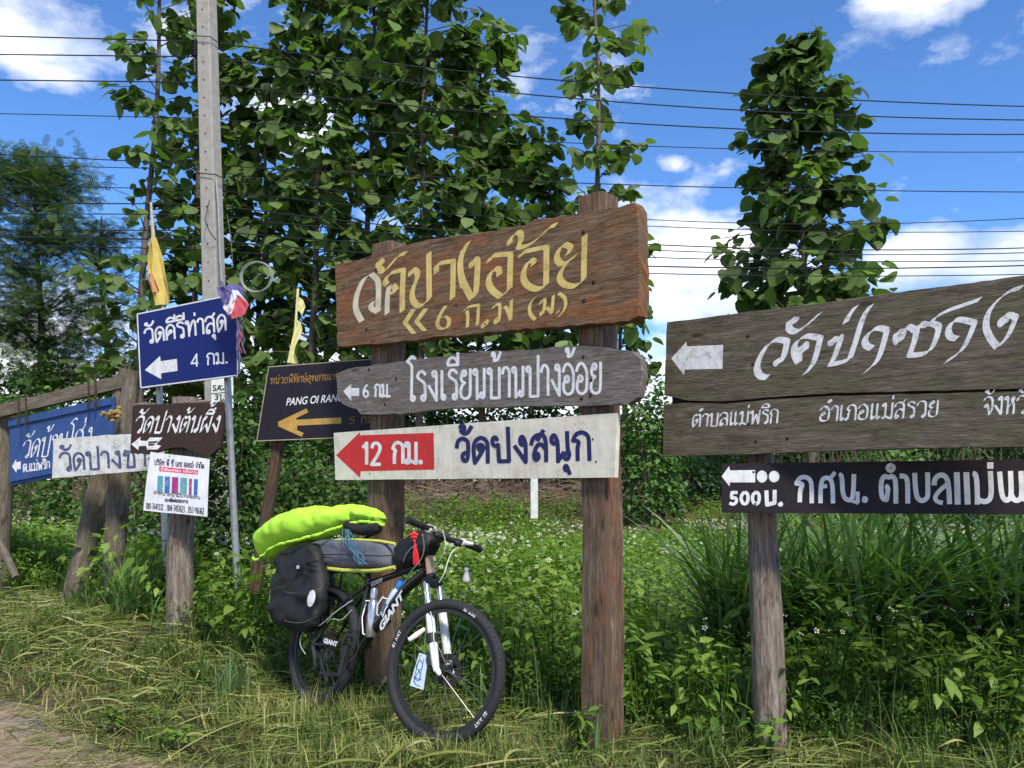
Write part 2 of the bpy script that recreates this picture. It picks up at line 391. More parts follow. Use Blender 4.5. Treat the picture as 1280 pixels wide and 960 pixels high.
def circ(cx, cy, r, a0=0, sw=360, n=9):
    return [(cx + r * cos(radians(a0 + sw * i / n)), cy + r * sin(radians(a0 + sw * i / n))) for i in range(n + 1)]
_lt = circ(.09, .88, .09, 0, 360)                              # loop, top left, ends at its right side
TL = [_lt + [(.18, .85)]]
def G():
    g = {}
    bl = circ(.41, .1, .09, 0, -360)
    g['ว'] = (.6, [[(0, .7), (.06, .92), (.26, 1), (.47, .92), (.5, .7), (.5, .1)] + bl])
    inner = circ(.30, .54, .08, -60, 360)
    g['ด'] = (.62, [inner + [(.3, .3), (.08, 0), (.08, 0), (.03, .3), (.03, .75), (.27, 1), (.52, .8), (.52, .5), (.52, 0)]])
    g['ค'] = (.62, [circ(.28, .52, .08, 250, -360) + [(.05, .28)], [(.04, 0), (.04, .3), (.04, .78), (.27, 1), (.52, .8), (.52, .5), (.52, 0)]])
    g['ต'] = (.64, [inner + [(.3, .3), (.08, 0), (.08, 0), (.03, .3), (.03, .78), (.15, 1), (.27, .86), (.27, .86), (.4, 1), (.52, .8), (.52, .5), (.52, 0)]])
    g['ศ'] = (.66, g['ค'][1] + [[(.4, .9), (.62, 1.18)]])
    g['ก'] = (.62, [[(.08, 0), (.08, .5), (.16, .62), (0, .72), (0, .72), (.1, .96), (.3, 1), (.52, .86), (.52, .6), (.52, 0)]])
    g['ถ'] = g['ก']
    g['ภ'] = (.64, [circ(.04, .1, .07, 180, 360) + [(.12, .1), (.12, .5), (.2, .62), (.04, .72), (.04, .72), (.14, .96), (.32, 1), (.54, .86), (.54, 0)]])
    g['ป'] = (.68, TL + [[(.18, .9), (.18, 0), (.18, 0), (.57, 0), (.57, 0), (.57, 1.32)]])
    g['บ'] = (.68, TL + [[(.18, .9), (.18, 0), (.18, 0), (.57, 0), (.57, 0), (.57, 1.0)]])
    g['ษ'] = (.72, g['บ'][1] + [circ(.38, .5, .07) + [(.5, .45), (.7, .6)]])
    g['น'] = (.66, TL + [[(.18, .9), (.18, 0), (.18, 0), (.42, .22)], [(.53, 1), (.53, .1)] + circ(.45, .1, .08, 0, -360)])
    g['ม'] = (.66, TL + [[(.18, .9), (.18, .1)] + circ(.1, .1, .08, 0, -360), [(.17, .16), (.55, 0), (.55, 0), (.55, 1)]])
    g['า'] = (.44, [[(0, .75), (.04, .93), (.18, 1), (.34, .88), (.34, .7), (.34, 0)]])
    g['ง'] = (.54, [circ(.31, .89, .09, 0, 360) + [(.41, .8), (.41, 0), (.41, 0), (.02, .52)]])
    g['อ'] = (.62, [circ(.2, .5, .1, 200, -360) + [(.03, .35), (.05, .1), (.27, 0), (.5, .1), (.52, .4), (.52, .75), (.3, 1), (.1, .95), (.0, .72)]])
    g['ย'] = (.64, [circ(.23, .86, .09, 180, -360) + [(.08, .75), (.1, .6), (.26, .54), (.26, .54), (.08, .42), (.05, .12), (.25, 0), (.5, .06), (.53, .3), (.53, 1)]])
    g['ร'] = (.52, [[(.44, .86), (.3, 1), (.1, .97), (.03, .8), (.2, .7), (.4, .6), (.42, .4), (.42, .1)] + circ(.33, .1, .09, 0, -360)])
    g['ล'] = (.62, [[(.0, .7), (.06, .93), (.28, 1), (.5, .88), (.52, .6), (.52, 0)], [(.52, .42), (.36, .6), (.14, .5), (.07, .3), (.06, .1)] + circ(.15, .1, .09, 180, 360)])
    g['ส'] = (.66, g['ล'][1] + [[(.36, .86), (.6, 1.16)]])
    g['ห'] = (.68, TL + [[(.18, .9), (.18, 0)], [(.18, .3), (.3, .52), (.44, .64), (.56, .8), (.48, .97), (.38, .84), (.46, .66), (.55, .5), (.55, 0)]])
    g['พ'] = (.76, TL + [[(.18, .9), (.2, 0), (.2, 0), (.4, .72), (.4, .72), (.6, 0), (.6, 0), (.64, 1)]])
    g['ผ'] = (.72, [circ(.17, .88, .08, 180, -360) + [(.07, .85), (.07, 0), (.07, 0), (.32, .5), (.32, .5), (.57, 0), (.57, 0), (.6, 1)]])
    g['ท'] = (.68, TL + [[(.18, .9), (.18, 0)], [(.18, .2), (.36, .8), (.5, .98), (.58, .8), (.58, 0)]])
    g['ข'] = (.6, [circ(.12, .78, .07) + [(.24, .92), (.1, .98), (.1, .98), (.22, .7), (.18, 0), (.18, 0), (.52, 0), (.52, 0), (.52, 1)]])
    g['ซ'] = (.68, [circ(.1, .78, .07, 0) + [(.06, .95), (.14, 1), (.2, .88), (.2, .88), (.3, .98), (.25, .6), (.2, 0), (.2, 0), (.54, 0), (.54, 0), (.54, .7), (.46, .84), (.66, 1.1)]])
    g['ช'] = g['ซ']
    g['จ'] = (.58, [circ(.14, .5, .08, 0) + [(.3, .25), (.34, 0), (.34, 0), (.5, .3), (.5, .85), (.28, 1), (.06, .95), (0, .8)]])
    g['เ'] = (.36, [[(.1, 1), (.1, .1)] + circ(.18, .1, .08, 180, 360)])
    g['แ'] = (.66, g['เ'][1] + [[(x + .3, y) for x, y in g['เ'][1][0]]])
    g['โ'] = (.42, [[(.42, 1.42), (.28, 1.5), (.22, 1.52), (0, 1.35), (0, 1.35), (.2, 1.25), (.24, 1.1), (.2, .1)] + circ(.28, .1, .08, 180, 360)])
    g['ไ'] = g['โ']
    g['.'] = (.24, [circ(.08, .05, .04)]); g[' '] = (.45, []); g['-'] = (.4, [[(.05, .45), (.33, .45)]])
    g['1'] = (.42, [[(.02, .78), (.22, 1), (.22, 1), (.22, 0)]])
    g['2'] = (.6, [[(.03, .75), (.1, .97), (.3, 1), (.48, .85), (.42, .55), (.02, 0), (.02, 0), (.5, 0)]])
    g['4'] = (.62, [[(.4, 0), (.4, 1), (.4, 1), (.0, .28), (.0, .28), (.52, .28)]])
    g['5'] = (.6, [[(.46, 1), (.1, 1), (.1, 1), (.05, .58), (.05, .58), (.3, .66), (.5, .4), (.4, .05), (.15, 0), (.0, .15)]])
    g['6'] = (.6, [[(.42, 1), (.2, .85), (.04, .5), (.03, .2), (.25, 0), (.48, .15), (.48, .42), (.25, .56), (.06, .4)]])
    g['0'] = (.6, [circ(.25, .5, .25, 90, 360, 12)]); g['0'] = (.6, [[(.25, 1), (.05, .9), (.0, .5), (.05, .1), (.25, 0), (.45, .1), (.5, .5), (.45, .9), (.25, 1)]])
    g['3'] = (.58, [[(.04, .88), (.25, 1), (.46, .8), (.2, .55), (.2, .55), (.5, .3), (.3, 0), (.02, .12)]])
    g['7'] = (.55, [[(.0, 1), (.45, 1), (.45, 1), (.15, 0)]]); g['8'] = (.58, [circ(.25, .74, .2, -90), circ(.25, .27, .25, 90)]); g['9'] = (.58, [circ(.25, .7, .23, 0) + [(.45, .4), (.2, 0)]])
    up = {}
    up['ั'] = [circ(-.47, 1.3, .07) + [(-.4, 1.16), (-.28, 1.14), (-.12, 1.22), (-.02, 1.45)]]
    up['ิ'] = [[(-.58, 1.15), (-.5, 1.35), (-.3, 1.42), (-.12, 1.32), (-.06, 1.15), (-.06, 1.15), (-.58, 1.15)]]
    up['ี'] = up['ิ'] + [[(-.06, 1.15), (-.06, 1.56)]]
    up['ึ'] = up['ิ'] + [circ(-.1, 1.42, .06)]
    up['ำ'] = [circ(-.14, 1.3, .09)]
    tone = {'่': [[(-.12, 1.2), (-.12, 1.42)]], '้': [circ(-.42, 1.42, .06) + [(-.36, 1.3), (-.4, 1.2), (-.2, 1.24), (-.06, 1.5)]],
            '์': [circ(-.3, 1.25, .07) + [(-.2, 1.4), (-.1, 1.5)]], 'ุ': [circ(-.2, -.2, .07) + [(-.13, -.2), (-.13, -.45)]]}
    return g, up, tone
GL, UP, TONE = G()
def layout(txt):
    x = 0; out = []; lift = 0
    for ch in txt:
        if ch in UP:
            out += [[(x + a - .02, b) for a, b in st] for st in UP[ch]]; lift = .42
            if ch == 'ำ':
                out += [[(x + a, b) for a, b in st] for st in GL['า'][1]]; x += GL['า'][0]
        elif ch in TONE:
            dy = lift if ch in '่้์' else 0
            out += [[(x + a - .02, b + dy) for a, b in st] for st in TONE[ch]]
        elif ch in GL:
            w, st = GL[ch]; out += [[(x + a, b) for a, b in s_] for s_ in st]; x += w + .04; lift = 0
    return out, x - .1
def text(ink, txt, BL, BR, TR, TLc, w, nib=None, slant=0, it=1, cond=1):
    """write txt between four picture corners of its consonant band, laid onto the board"""
    ink.cut(); st, X = layout(txt)
    for s_ in st:
        pts = []
        for (a, b) in s_:
            t = (a + slant * b) / X
            x = (BL[0] * (1 - t) + BR[0] * t) * (1 - b) + (TLc[0] * (1 - t) + TR[0] * t) * b
            y = (BL[1] * (1 - t) + BR[1] * t) * (1 - b) + (TLc[1] * (1 - t) + TR[1] * t) * b
            pts.append((x, y))
        pts = [p for i, p in enumerate(pts)]
        ink.stroke(pts, w, nib, it)
    ink.cut()
def Z(off, sc):
    return lambda *pts: [(off[0] + x / sc, off[1] + y / sc) for x, y in pts]
def latin(s, o, u, v, size, mat, parent, name='lettering', shear=0, bold=0, squash=1, **t):
    """printed Latin lettering laid flat on a surface: origin o, writing along u, up along v"""
    c = bpy.data.curves.new('txt', 'FONT'); c.body = s; c.size = size; c.shear = shear; c.offset = bold
    ob = bpy.data.objects.new('txt', c); COL.objects.link(ob); dg = bpy.context.evaluated_depsgraph_get()
    me = bpy.data.meshes.new_from_object(ob.evaluated_get(dg)); bpy.data.objects.remove(ob)
    u, v, o = Vector(u).normalized(), Vector(v).normalized(), Vector(o); off = wloc(parent)
    for ve in me.vertices: a = ve.co; ve.co = o + u * a.x * squash + v * a.y - off
    me.materials.clear(); me.materials.append(mat); me.name = name
    r = bpy.data.objects.new(name, me); COL.objects.link(r); r.parent = parent; tag(r, **t) if t else None; return r

# ------------------------------------------------------------------ materials
M = {}
M['brown_wood'] = wood('brown_wood', (.085, .052, .032), (.215, .137, .078), (.34, .24, .15), (.30, .105, .035), 9, .75)
M['brown_wood_dark'] = wood('brown_wood_dark', (.05, .034, .026), (.10, .068, .048), (.17, .125, .095), (.17, .07, .03), 10, .6)
M['grey_wood'] = wood('grey_wood', (.13, .115, .10), (.22, .195, .178), (.32, .29, .27), (.19, .135, .11), 10, .5)
M['olive_wood'] = wood('olive_wood', (.082, .066, .046), (.15, .124, .090), (.22, .188, .145), (.095, .10, .05), 7, .6)
M['log_wood'] = wood('log_wood', (.10, .078, .062), (.27, .225, .185), (.46, .40, .34), (.22, .13, .085), 6, .6)
M['post_wood'] = wood('post_wood', (.085, .058, .040), (.18, .125, .085), (.32, .245, .18), (.23, .095, .04), 8, .75)
M['frame_wood'] = wood('frame_wood', (.11, .09, .065), (.19, .16, .12), (.29, .25, .2), (.15, .11, .07), 8, .5)
M['chocolate'] = paint('chocolate_paint', (.040, .026, .022), (.09, .06, .05), .5, .8)
M['white_board'] = paint('cream_board_paint', (.76, .72, .60), (.45, .34, .22), .5, .55, 7)
M['white_old'] = paint('peeling_white_paint', (.66, .66, .64), (.25, .22, .18), .8, .6, 12)
M['blue_sheet'] = paint('blue_sheet', (.008, .022, .15), (.02, .04, .2), .2, .6)
M['blue_wood'] = paint('blue_gloss_paint', (.035, .085, .25), (.02, .05, .14), .5, .5, 8)
M['black_sheet'] = paint('black_sheet', (.018, .015, .024), (.04, .035, .04), .4, .5)
M['black_board'] = paint('black_board_paint', (.022, .017, .022), (.05, .04, .04), .4, .6)
M['poster'] = paint('poster_vinyl', (.78, .79, .84), (.6, .6, .62), .3, .35, 5)
M['w_paint'] = paint('white_letter_paint', (.76, .76, .77), (.30, .28, .26), .85, .6, 20, 90)
M['w_clean'] = paint('white_clean_paint', (.80, .80, .80), (.42, .40, .38), .45, .5, 16, 80)
M['y_paint'] = paint('yellow_letter_paint', (.74, .56, .19), (.38, .22, .09), .55, .6, 11, 80)
M['y_pale'] = paint('pale_letter_paint', (.72, .66, .48), (.5, .36, .15), .5, .6, 11, 80)
M['gold'] = paint('gold_paint', (.50, .30, .08), (.3, .18, .06), .4, .5)
M['gold_faded'] = paint('faded_gold_paint', (.36, .19, .05), (.06, .04, .03), .9, .6, 25, 90)
M['red_paint'] = paint('red_arrow_paint', (.62, .035, .035), (.5, .1, .08), .3, .5)
M['navy_paint'] = paint('navy_letter_paint', (.022, .026, .115), (.06, .07, .16), .5, .5)
M['navy_worn'] = paint('worn_navy_paint', (.05, .07, .17), (.45, .45, .45), .6, .6, 20, 80)
M['dark_ink'] = paint('dark_ink', (.04, .035, .06)); M['magenta'] = paint('magenta_print', (.75, .07, .16)); M['teal'] = paint('teal_print', (.10, .34, .40), (.3, .5, .5), .7)
M['blueprint'] = paint('blue_print', (.05, .16, .42), (.3, .45, .7), .7); M['purple'] = paint('plum_print', (.35, .05, .22), (.6, .3, .4), .7)
M['line'] = paint('metal_edge_paint', (.42, .36, .22), (.2, .17, .1), .5)
M['galv'] = plain('galvanised_steel', (.42, .44, .46), .45, .6, .3, 25)
M['nail'] = plain('rusty_nail', (.03, .02, .016), .7, .4)
M['rust'] = plain('rusty_strap', (.06, .035, .025), .8, .3)
M['concrete'] = plain('pale_concrete', (.37, .35, .31), .9, 0, .3, 14, .3)
M['concrete_dk'] = plain('concrete_hole', (.05, .05, .045), .9)
M['cable'] = plain('black_cable', (.012, .012, .015), .5)
M['cable_grey'] = plain('grey_cable', (.30, .33, .32), .5)
M['plate'] = paint('number_plate', (.75, .77, .74), (.5, .5, .45), .4)

# ------------------------------------------------------------------ terrain
def _ss(t):
    t = np.clip(t, 0, 1); return t * t * (3 - 2 * t)
def gh(x, y):
    """height of the ground"""
    t = np.clip((y - 14.0) / 6.0, 0, 1); t = t * t * (3 - 2 * t)
    return 1.12 * t + .03 * np.sin(x * 1.7 + y * .6) * np.clip((y - 5) / 4, 0, 1) + .02 * np.sin(x * .6 - y * 1.3) + .26 * _ss((-x - .9) / 2.3) * _ss((y - 4.4) / 2.0) * _ss((13 - y) / 4)
def terrain():
    k = NB('soil'); v = k.coord('Object'); n = k.noise(v, .9, 6, .65); n2 = k.noise(v, 9, 5, .7)
    c = k.ramp(n2, [(.3, (.055, .04, .026)), (.55, (.10, .075, .045)), (.75, (.17, .125, .075))])
    g = k.ramp(n2, [(.3, (.03, .035, .012)), (.7, (.075, .085, .03))])
    # straw-coloured field beyond, greener ground near
    sep = k.N('ShaderNodeSeparateXYZ'); k.L(v, sep.inputs[0])
    mr = k.N('ShaderNodeMapRange'); mr.inputs['From Min'].default_value = 13.5; mr.inputs['From Max'].default_value = 15.5; k.L(sep.outputs['Y'], mr.inputs[0])
    near = k.mix(k.ramp(n, [(.45, (0, 0, 0)), (.6, (1, 1, 1))]), c, g)
    field = k.ramp(n2, [(.3, (.085, .05, .035)), (.55, (.16, .095, .065)), (.75, (.26, .17, .11))])
    k.col(k.mix(mr.outputs[0], near, field)); k.bump(n2, .7, .03); m = k.fin(.95, 0, .1)
    xs = np.concatenate([[-400, -150, -60], np.linspace(-30, 30, 121), [60, 150, 400]])
    ys = np.concatenate([[-60, -10, 0], np.linspace(1, 26, 76), [35, 60, 150, 600]])
    X, Y = np.meshgrid(xs, ys); Zz = gh(X, Y)
    V = np.stack([X, Y, Zz], -1).reshape(-1, 3); nx, ny = len(xs), len(ys)
    i = np.arange(nx - 1)[None, :] + np.arange(ny - 1)[:, None] * nx
    Fq = np.stack([i, i + 1, i + 1 + nx, i + nx], -1).reshape(-1, 4)
    o = npmesh('ground', V, Fq, mat=m, smooth=True); tag(o, kind='structure')
terrain()
def road():
    k = NB('worn_asphalt'); v = k.coord('Object'); n = k.noise(v, 3.5, 6, .7, .4); n2 = k.noise(v, 60, 4, .7); n3 = k.noise(v, 12, 5, .7)
    asphalt = k.ramp(n2, [(.3, (.10, .097, .095)), (.7, (.20, .19, .18))]); dirt = k.ramp(n3, [(.3, (.14, .095, .06)), (.55, (.27, .20, .135)), (.8, (.42, .35, .26))])
    c = k.mix(k.ramp(n, [(.38, (0, 0, 0)), (.48, (1, 1, 1))]), asphalt, dirt); k.col(c); k.bump(n2, .8, .008); m = k.fin(.9, 0, .25)
    # ragged edge running away to the left, like the row of signs
    edge = []
    for t in np.linspace(-3, 14, 90):
        x = -1.27 - t * .86 + .10 * sin(t * 5.1) + .06 * sin(t * 11.3 + 1); y = 3.86 + t * .60 + .05 * sin(t * 7.7)
        edge.append((x, y))
    n = len(edge); V = [(x, y, gh(x, y) + .006) for x, y in edge] + [(x - 3.0, y - 5.0, gh(x, y) + .012) for x, y in edge]
    mb = MB(); mb.add(V, [(i, i + 1, n + i + 1, n + i) for i in range(n - 1)]); o = mb.build('road_edge', m, smooth=False); tag(o, kind='structure')
road()
def stones():
    k = NB('road_gravel'); a = k.N('ShaderNodeAttribute', attribute_name='rnd'); k.col(k.ramp(a.outputs['Fac'], [(0, (.16, .11, .08)), (.5, (.30, .23, .17)), (1, (.52, .46, .36))])); m = k.fin(.9)
    N_ = 1500; V = []; Fq = []; R = []
    base = np.array([(1, 0, 0), (-.9, .1, 0), (0, 1, 0), (.1, -1, 0), (0, .1, .8), (0, 0, -.6)], float)
    fc = np.array([(0, 2, 4), (2, 1, 4), (1, 3, 4), (3, 0, 4), (2, 0, 5), (1, 2, 5), (3, 1, 5), (0, 3, 5)])
    for i in range(N_):
        t = RNG.uniform(-.6, 3.2); s = RNG.uniform(-.1, 1.1); x = -1.5 - t * .86 - s * .5; y = 3.75 + t * .6 - s * .8
        r = RNG.uniform(.002, .009) * (2.6 if RNG.random() < .04 else 1); a = RNG.uniform(0, 6.28)
        b = base * r * RNG.uniform(.6, 1.3, (6, 3)); rot = np.array([[cos(a), -sin(a), 0], [sin(a), cos(a), 0], [0, 0, 1]])
        V.append(b @ rot.T + (x, y, gh(x, y) + .010)); Fq.append(fc + 6 * i); R.append(np.full(6, RNG.random()))
    o = npmesh('gravel', np.concatenate(V), np.concatenate(Fq), np.concatenate(R), m); tag(o, label='loose pale gravel scattered on the worn road edge', kind='stuff')
stones()

# ------------------------------------------------------------------ posts
def square_post(pl, px_edge, ytop, th_off, w, h_px_ref, label, mat, lean=0, name='wooden_post', sink=.15):
    """squared timber behind a board plane; its near edge stands at column px_edge"""
    C = pl.at(px_edge, h_px_ref, -th_off); top = pl.at(px_edge, ytop, -th_off).z
    base = Vector((C.x, C.y, 0)); o = empty(name, base, label, 'post', 'timber posts of the middle signpost')
    mb = MB(); n = 22; prof = [(0, 0), (-1, 0), (-1, -1), (0, -1)]; V = []; U = []; r = random.Random(int(px_edge))
    K = 5                                                       # columns per face
    ring = []
    for e in range(4):
        a, b = prof[e], prof[(e + 1) % 4]
        for k in range(K): ring.append((a[0] + (b[0] - a[0]) * k / K, a[1] + (b[1] - a[1]) * k / K, e, k))
    R = len(ring); ph = [r.uniform(0, 6) for _ in range(8)]
    for i in range(n + 1):
        z = -sink + (top + sink) * i / n
        for (a, b, e, k) in ring:
            wob = .004 * sin(z * 3 + ph[e]) + .002 * sin(z * 11 + ph[e + 4]); corner = .004 if k == 0 else 0
            A = a * w; B = b * w; ca, cb = -w / 2, -w / 2
            A += (1 if A > ca else -1) * (wob - corner); B += (1 if B > cb else -1) * (wob - corner)
            V.append(base + pl.u * A + pl.n * B + Vector((lean * z, 0, z))); U.append((z, e * w * 1.3 + k * w / K))
    Fc = [(i * R + k, i * R + (k + 1) % R, (i + 1) * R + (k + 1) % R, (i + 1) * R + k) for i in range(n) for k in range(R)]
    Fc.append(tuple(n * R + k for k in range(R))); mb.add(V, Fc, U); p = mb.build('timber', mat, o, angle=50)
    fixn(p); return o
def fixn(o):
    import bmesh
    bm = bmesh.new(); bm.from_mesh(o.data); bmesh.ops.recalc_face_normals(bm, faces=bm.faces); bm.to_mesh(o.data); bm.free()
def log_post(path, radii, label, mat, name='log_post', group=None, knots=3, seg=20, seed=1, part='trunk_log'):
    """path bottom to top; irregular, checked log"""
    path = [Vector(p) for p in path]; r = random.Random(seed); n = 40; pts = []; rs = []
    for i in range(n + 1):
        t = i / n * (len(path) - 1); a = min(int(t), len(path) - 2); f = t - a
        pts.append(path[a].lerp(path[a + 1], f)); rs.append(radii[a] * (1 - f) + radii[a + 1] * f)
    o = empty(name, (path[0].x, path[0].y, max(0, path[0].z)), label, 'post', group)
    mb = MB(); V = []; U = []; crack = r.uniform(0, 6.28); crack = 4.5 + r.uniform(-.3, .3)
    T = (pts[-1] - pts[0]).normalized(); A = Vector((1, 0, 0)); A = (A - T * A.dot(T)).normalized(); B = T.cross(A); dist = 0
    for i in range(n + 1):
        if i: dist += (pts[i] - pts[i - 1]).length
        for k in range(seg):
            t = 2 * pi * k / seg
            q = rs[i] * (1 + .06 * mnoise.noise(Vector((cos(t) * 1.3, sin(t) * 1.3, dist * 2 + seed))) + .05 * mnoise.noise(Vector((cos(t) * 4, sin(t) * 4, dist * 3 + seed * 3))))
            ck = crack + .18 * sin(dist * 4 + seed) + .1 * sin(dist * 11); d = abs((t - ck + pi) % (2 * pi) - pi)
            if d < .17: q *= .90
            V.append(pts[i] + (A * cos(t) + B * sin(t)) * q); U.append((dist, t * .35 * .25 + .3))
    Fc = [(i * seg + k, i * seg + (k + 1) % seg, (i + 1) * seg + (k + 1) % seg, (i + 1) * seg + k) for i in range(n) for k in range(seg)]
    Fc.append(tuple(n * seg + k for k in range(seg))); mb.add(V, Fc, U)
    mb.build(part, mat, o, angle=60)
    return o
MAIN = Plane(418, 5.59, 772, 4.05)
square_post(MAIN, 757, 236, .056, .158, 700, 'tall reddish square timber post at the right end of the middle sign boards', M['post_wood'])
square_post(MAIN, 480, 301, .056, .175, 600, 'square timber post right behind the loaded bicycle, left end of the middle boards', M['post_wood'])
BIG = Plane(832, 4.26, 1280, 3.28)
def gz(px, py, Y): return P(px, py, Y)
log_post([P(966, 965, 4.22), P(962, 900, 4.22), P(957, 760, 4.22), P(952, 640, 4.22), P(950, 560, 4.2), P(950, 470, 4.2)],
         [.083, .082, .078, .070, .066, .063], 'round weathered grey-brown log post with a long crack, carrying the right-hand signs', M['log_wood'], seed=3)
log_post([P(224, 825, 6.3), P(224, 790, 6.3), P(225, 700, 6.3), P(229, 620, 6.3), P(231, 520, 6.3), P(231, 497, 6.3)],
         [.105, .10, .098, .096, .094, .09], 'short thick pale log post behind the small brown sign and the poster', M['log_wood'], seed=8)
log_post([P(137, 800, 7.15), P(141, 740, 7.15), P(148, 620, 7.15), P(158, 520, 7.15), P(165, 472, 7.15)],
         [.092, .09, .088, .08, .07], 'upright grey log post joined at its top to the leaning one', M['frame_wood'], seed=12, group='log posts of the left frame')
log_post([P(84, 780, 7.35), P(96, 735, 7.35), P(118, 640, 7.36), P(140, 545, 7.37), P(161, 462, 7.38)],
         [.105, .10, .10, .09, .075], 'leaning grey log prop slanting up to the left frame beam', M['frame_wood'], seed=15, group='log posts of the left frame')
log_post([P(-6, 790, 7.9), P(-4, 700, 7.9), P(2, 600, 7.9), P(6, 508, 7.9)], [.11, .11, .10, .09],
         'brown log post at the far left edge of the photo under the beam end', M['frame_wood'], seed=19, group='log posts of the left frame')
def beam():
    a, b = P(-30, 518, 7.75), P(176, 468, 7.12); o = empty('wooden_beam', a.lerp(b, .5), 'long horizontal grey beam spanning the posts above the blue wooden sign', 'beam')
    d = (b - a); up = Vector((0, 0, .118)); n = Vector((d.y, -d.x, 0)).normalized() * .07
    mb = MB(); segs = 8
    for i in range(1): mb.box(a - up / 2 - n * 1.9, n, up, d)
    mb.build('beam_timber', M['frame_wood'], o)
beam()
def straps():
    for i, (x, y0, y1, d) in enumerate(((28, 492, 532, 7.6), (115, 468, 512, 7.32))):
        o = empty('iron_strap', P(x, y1, d), ['left rusty strap hanging the blue wooden sign from the beam', 'right rusty strap hanging the blue wooden sign from the beam'][i], 'strap', 'straps hanging the blue sign')
        for dx in (-5, 4):
            mb = MB(); mb.tube([P(x + dx, y0, d - .07), P(x + dx + 1, (y0 + y1) / 2, d - .09), P(x + dx, y1, d - .06)], .011, 6, flat=.5); mb.build('strap_link', M['rust'], o)
straps()

# ------------------------------------------------------------------ signs
def nails(pl, pts, parent, r=.006, off=.001):
    for i, (x, y) in enumerate(pts):
        mb = MB(); c = pl.at(x, y, off); mb.ell(c, pl.u * r, pl.v * r, pl.n * .003, 8, 4); mb.build('nail', M['nail'], parent)

# -- big reddish board
poly = [(419, 331), (448, 324), (480, 315), (515, 304), (545, 298), (600, 291), (636, 284), (655, 281), (668, 274), (700, 270), (740, 263), (775, 259), (793, 253), (799, 262), (800, 330), (799, 395), (786, 402), (740, 405), (640, 413), (560, 421), (470, 430), (421, 434), (420, 400)]
s = empty('wooden_sign', center(MAIN, poly), 'thick reddish plank with yellow Thai calligraphy, topmost on the middle posts', 'sign', 'boards on the middle signpost')
board(MAIN, poly, .085, 'plank', M['brown_wood'], s, .03, .006, 1.2, 9)
z = Z((420, 280), 6.856); ink = Ink(MAIN, .0307); iw = Ink(MAIN, .0307)
A45 = radians(42); Wn = 8.2
iw.stroke(z((222, 835), (168, 740), (168, 640), (205, 530), (245, 460), (302, 428), (302, 428), (362, 478), (366, 560), (360, 755), (360, 755), (296, 722), (300, 690), (322, 664)), 6.8, radians(30))
iw.stroke(z((455, 530), (440, 620), (438, 770)), 7, A45)
for st in [z((400, 395), (360, 370), (362, 320), (385, 305), (398, 335), (372, 365)), z((372, 405), (410, 412), (450, 370), (500, 310), (545, 262), (600, 250)),
           z((440, 520), (412, 495), (450, 430), (500, 408), (578, 392), (578, 392), (568, 560), (568, 750)), z((470, 540), (490, 520), (520, 570), (520, 570), (455, 600)),
           z((640, 440), (640, 400), (665, 385), (705, 415), (690, 480), (655, 560), (650, 640), (690, 700), (740, 705), (800, 640), (800, 640), (796, 420), (795, 245)),
           z((860, 420), (860, 350), (885, 335), (1005, 315), (1005, 315), (1003, 480), (998, 640)),
           z((1093, 210), (1062, 310), (1065, 430), (1090, 540))]:
    ink.stroke(st, Wn * .92, A45)
z = Z((560, 260), 6)
for st in [z((152, 255), (105, 340), (88, 420), (100, 520), (140, 610), (180, 680), (180, 680), (212, 640), (218, 500), (225, 385), (190, 380), (170, 425), (190, 435)),
           z((305, 405), (320, 365), (350, 352), (470, 345), (470, 345), (465, 480), (462, 610), (462, 610), (395, 665), (395, 665), (330, 620), (300, 560), (310, 500), (345, 455), (385, 455), (385, 505)),
           z((545, 365), (552, 332), (600, 320), (738, 292), (738, 292), (738, 440), (735, 580), (735, 580), (680, 615), (600, 590), (560, 530), (570, 460), (610, 385), (650, 400), (635, 430)),
           z((895, 350), (920, 310), (920, 290), (870, 268), (830, 310), (812, 370), (830, 410), (870, 425), (965, 350)),
           z((890, 415), (840, 480), (835, 540), (880, 580), (960, 592), (1018, 535), (1018, 535), (1020, 380), (1025, 205)),
           z((470, 265), (455, 255), (490, 200), (530, 175), (550, 200), (545, 260), (515, 300), (600, 285), (700, 210), (760, 140), (815, 125)),
           z((118, 775), (145, 740), (230, 728), (230, 728), (226, 800), (220, 880)), z((140, 770), (150, 800), (145, 895)),
           z((255, 880), (285, 838), (300, 860), (268, 900), (255, 880)), z((335, 755), (355, 720), (390, 725), (390, 725), (388, 800), (375, 870), (345, 850), (370, 820)),
           z((415, 745), (440, 740), (470, 840), (470, 840), (475, 690)), z((655, 668), (615, 710), (608, 790), (655, 838)), z((828, 638), (880, 670), (885, 750), (830, 815)),
           z((690, 720), (710, 680), (730, 690), (720, 760), (705, 810), (690, 785), (740, 740), (780, 790), (780, 790), (790, 655)), z((815, 780), (822, 770), (828, 782), (815, 785))]:
    if abs(st[0][0] - (560 + 118 / 6)) < .01 or abs(st[0][0] - (560 + 655 / 6)) < .01: ink.cut()
    ink.stroke(st, (Wn if min(p[1] for p in st) < 352 and st[0][1] < 350 else 4.6), A45)
ink.cut(); ink.stroke(Z((420, 280), 6.856)((665, 730), (590, 845), (590, 845), (670, 940)), 5.5, radians(5)); ink.stroke(Z((420, 280), 6.856)((770, 725), (690, 835), (690, 835), (760, 915)), 5.5, radians(5))
ink.stroke(Z((420, 280), 6.856)((940, 700), (890, 780), (860, 860), (900, 905), (960, 890), (975, 820), (940, 785), (890, 810)), 4.6, radians(20))
ink.build('lettering', M['y_paint'], s); iw.build('lettering', M['y_pale'], s, label='paler first letters of the word')
nails(MAIN, [(729, 290), (458, 412), (742, 353), (730, 376), (470, 337)], s, .012, .031)

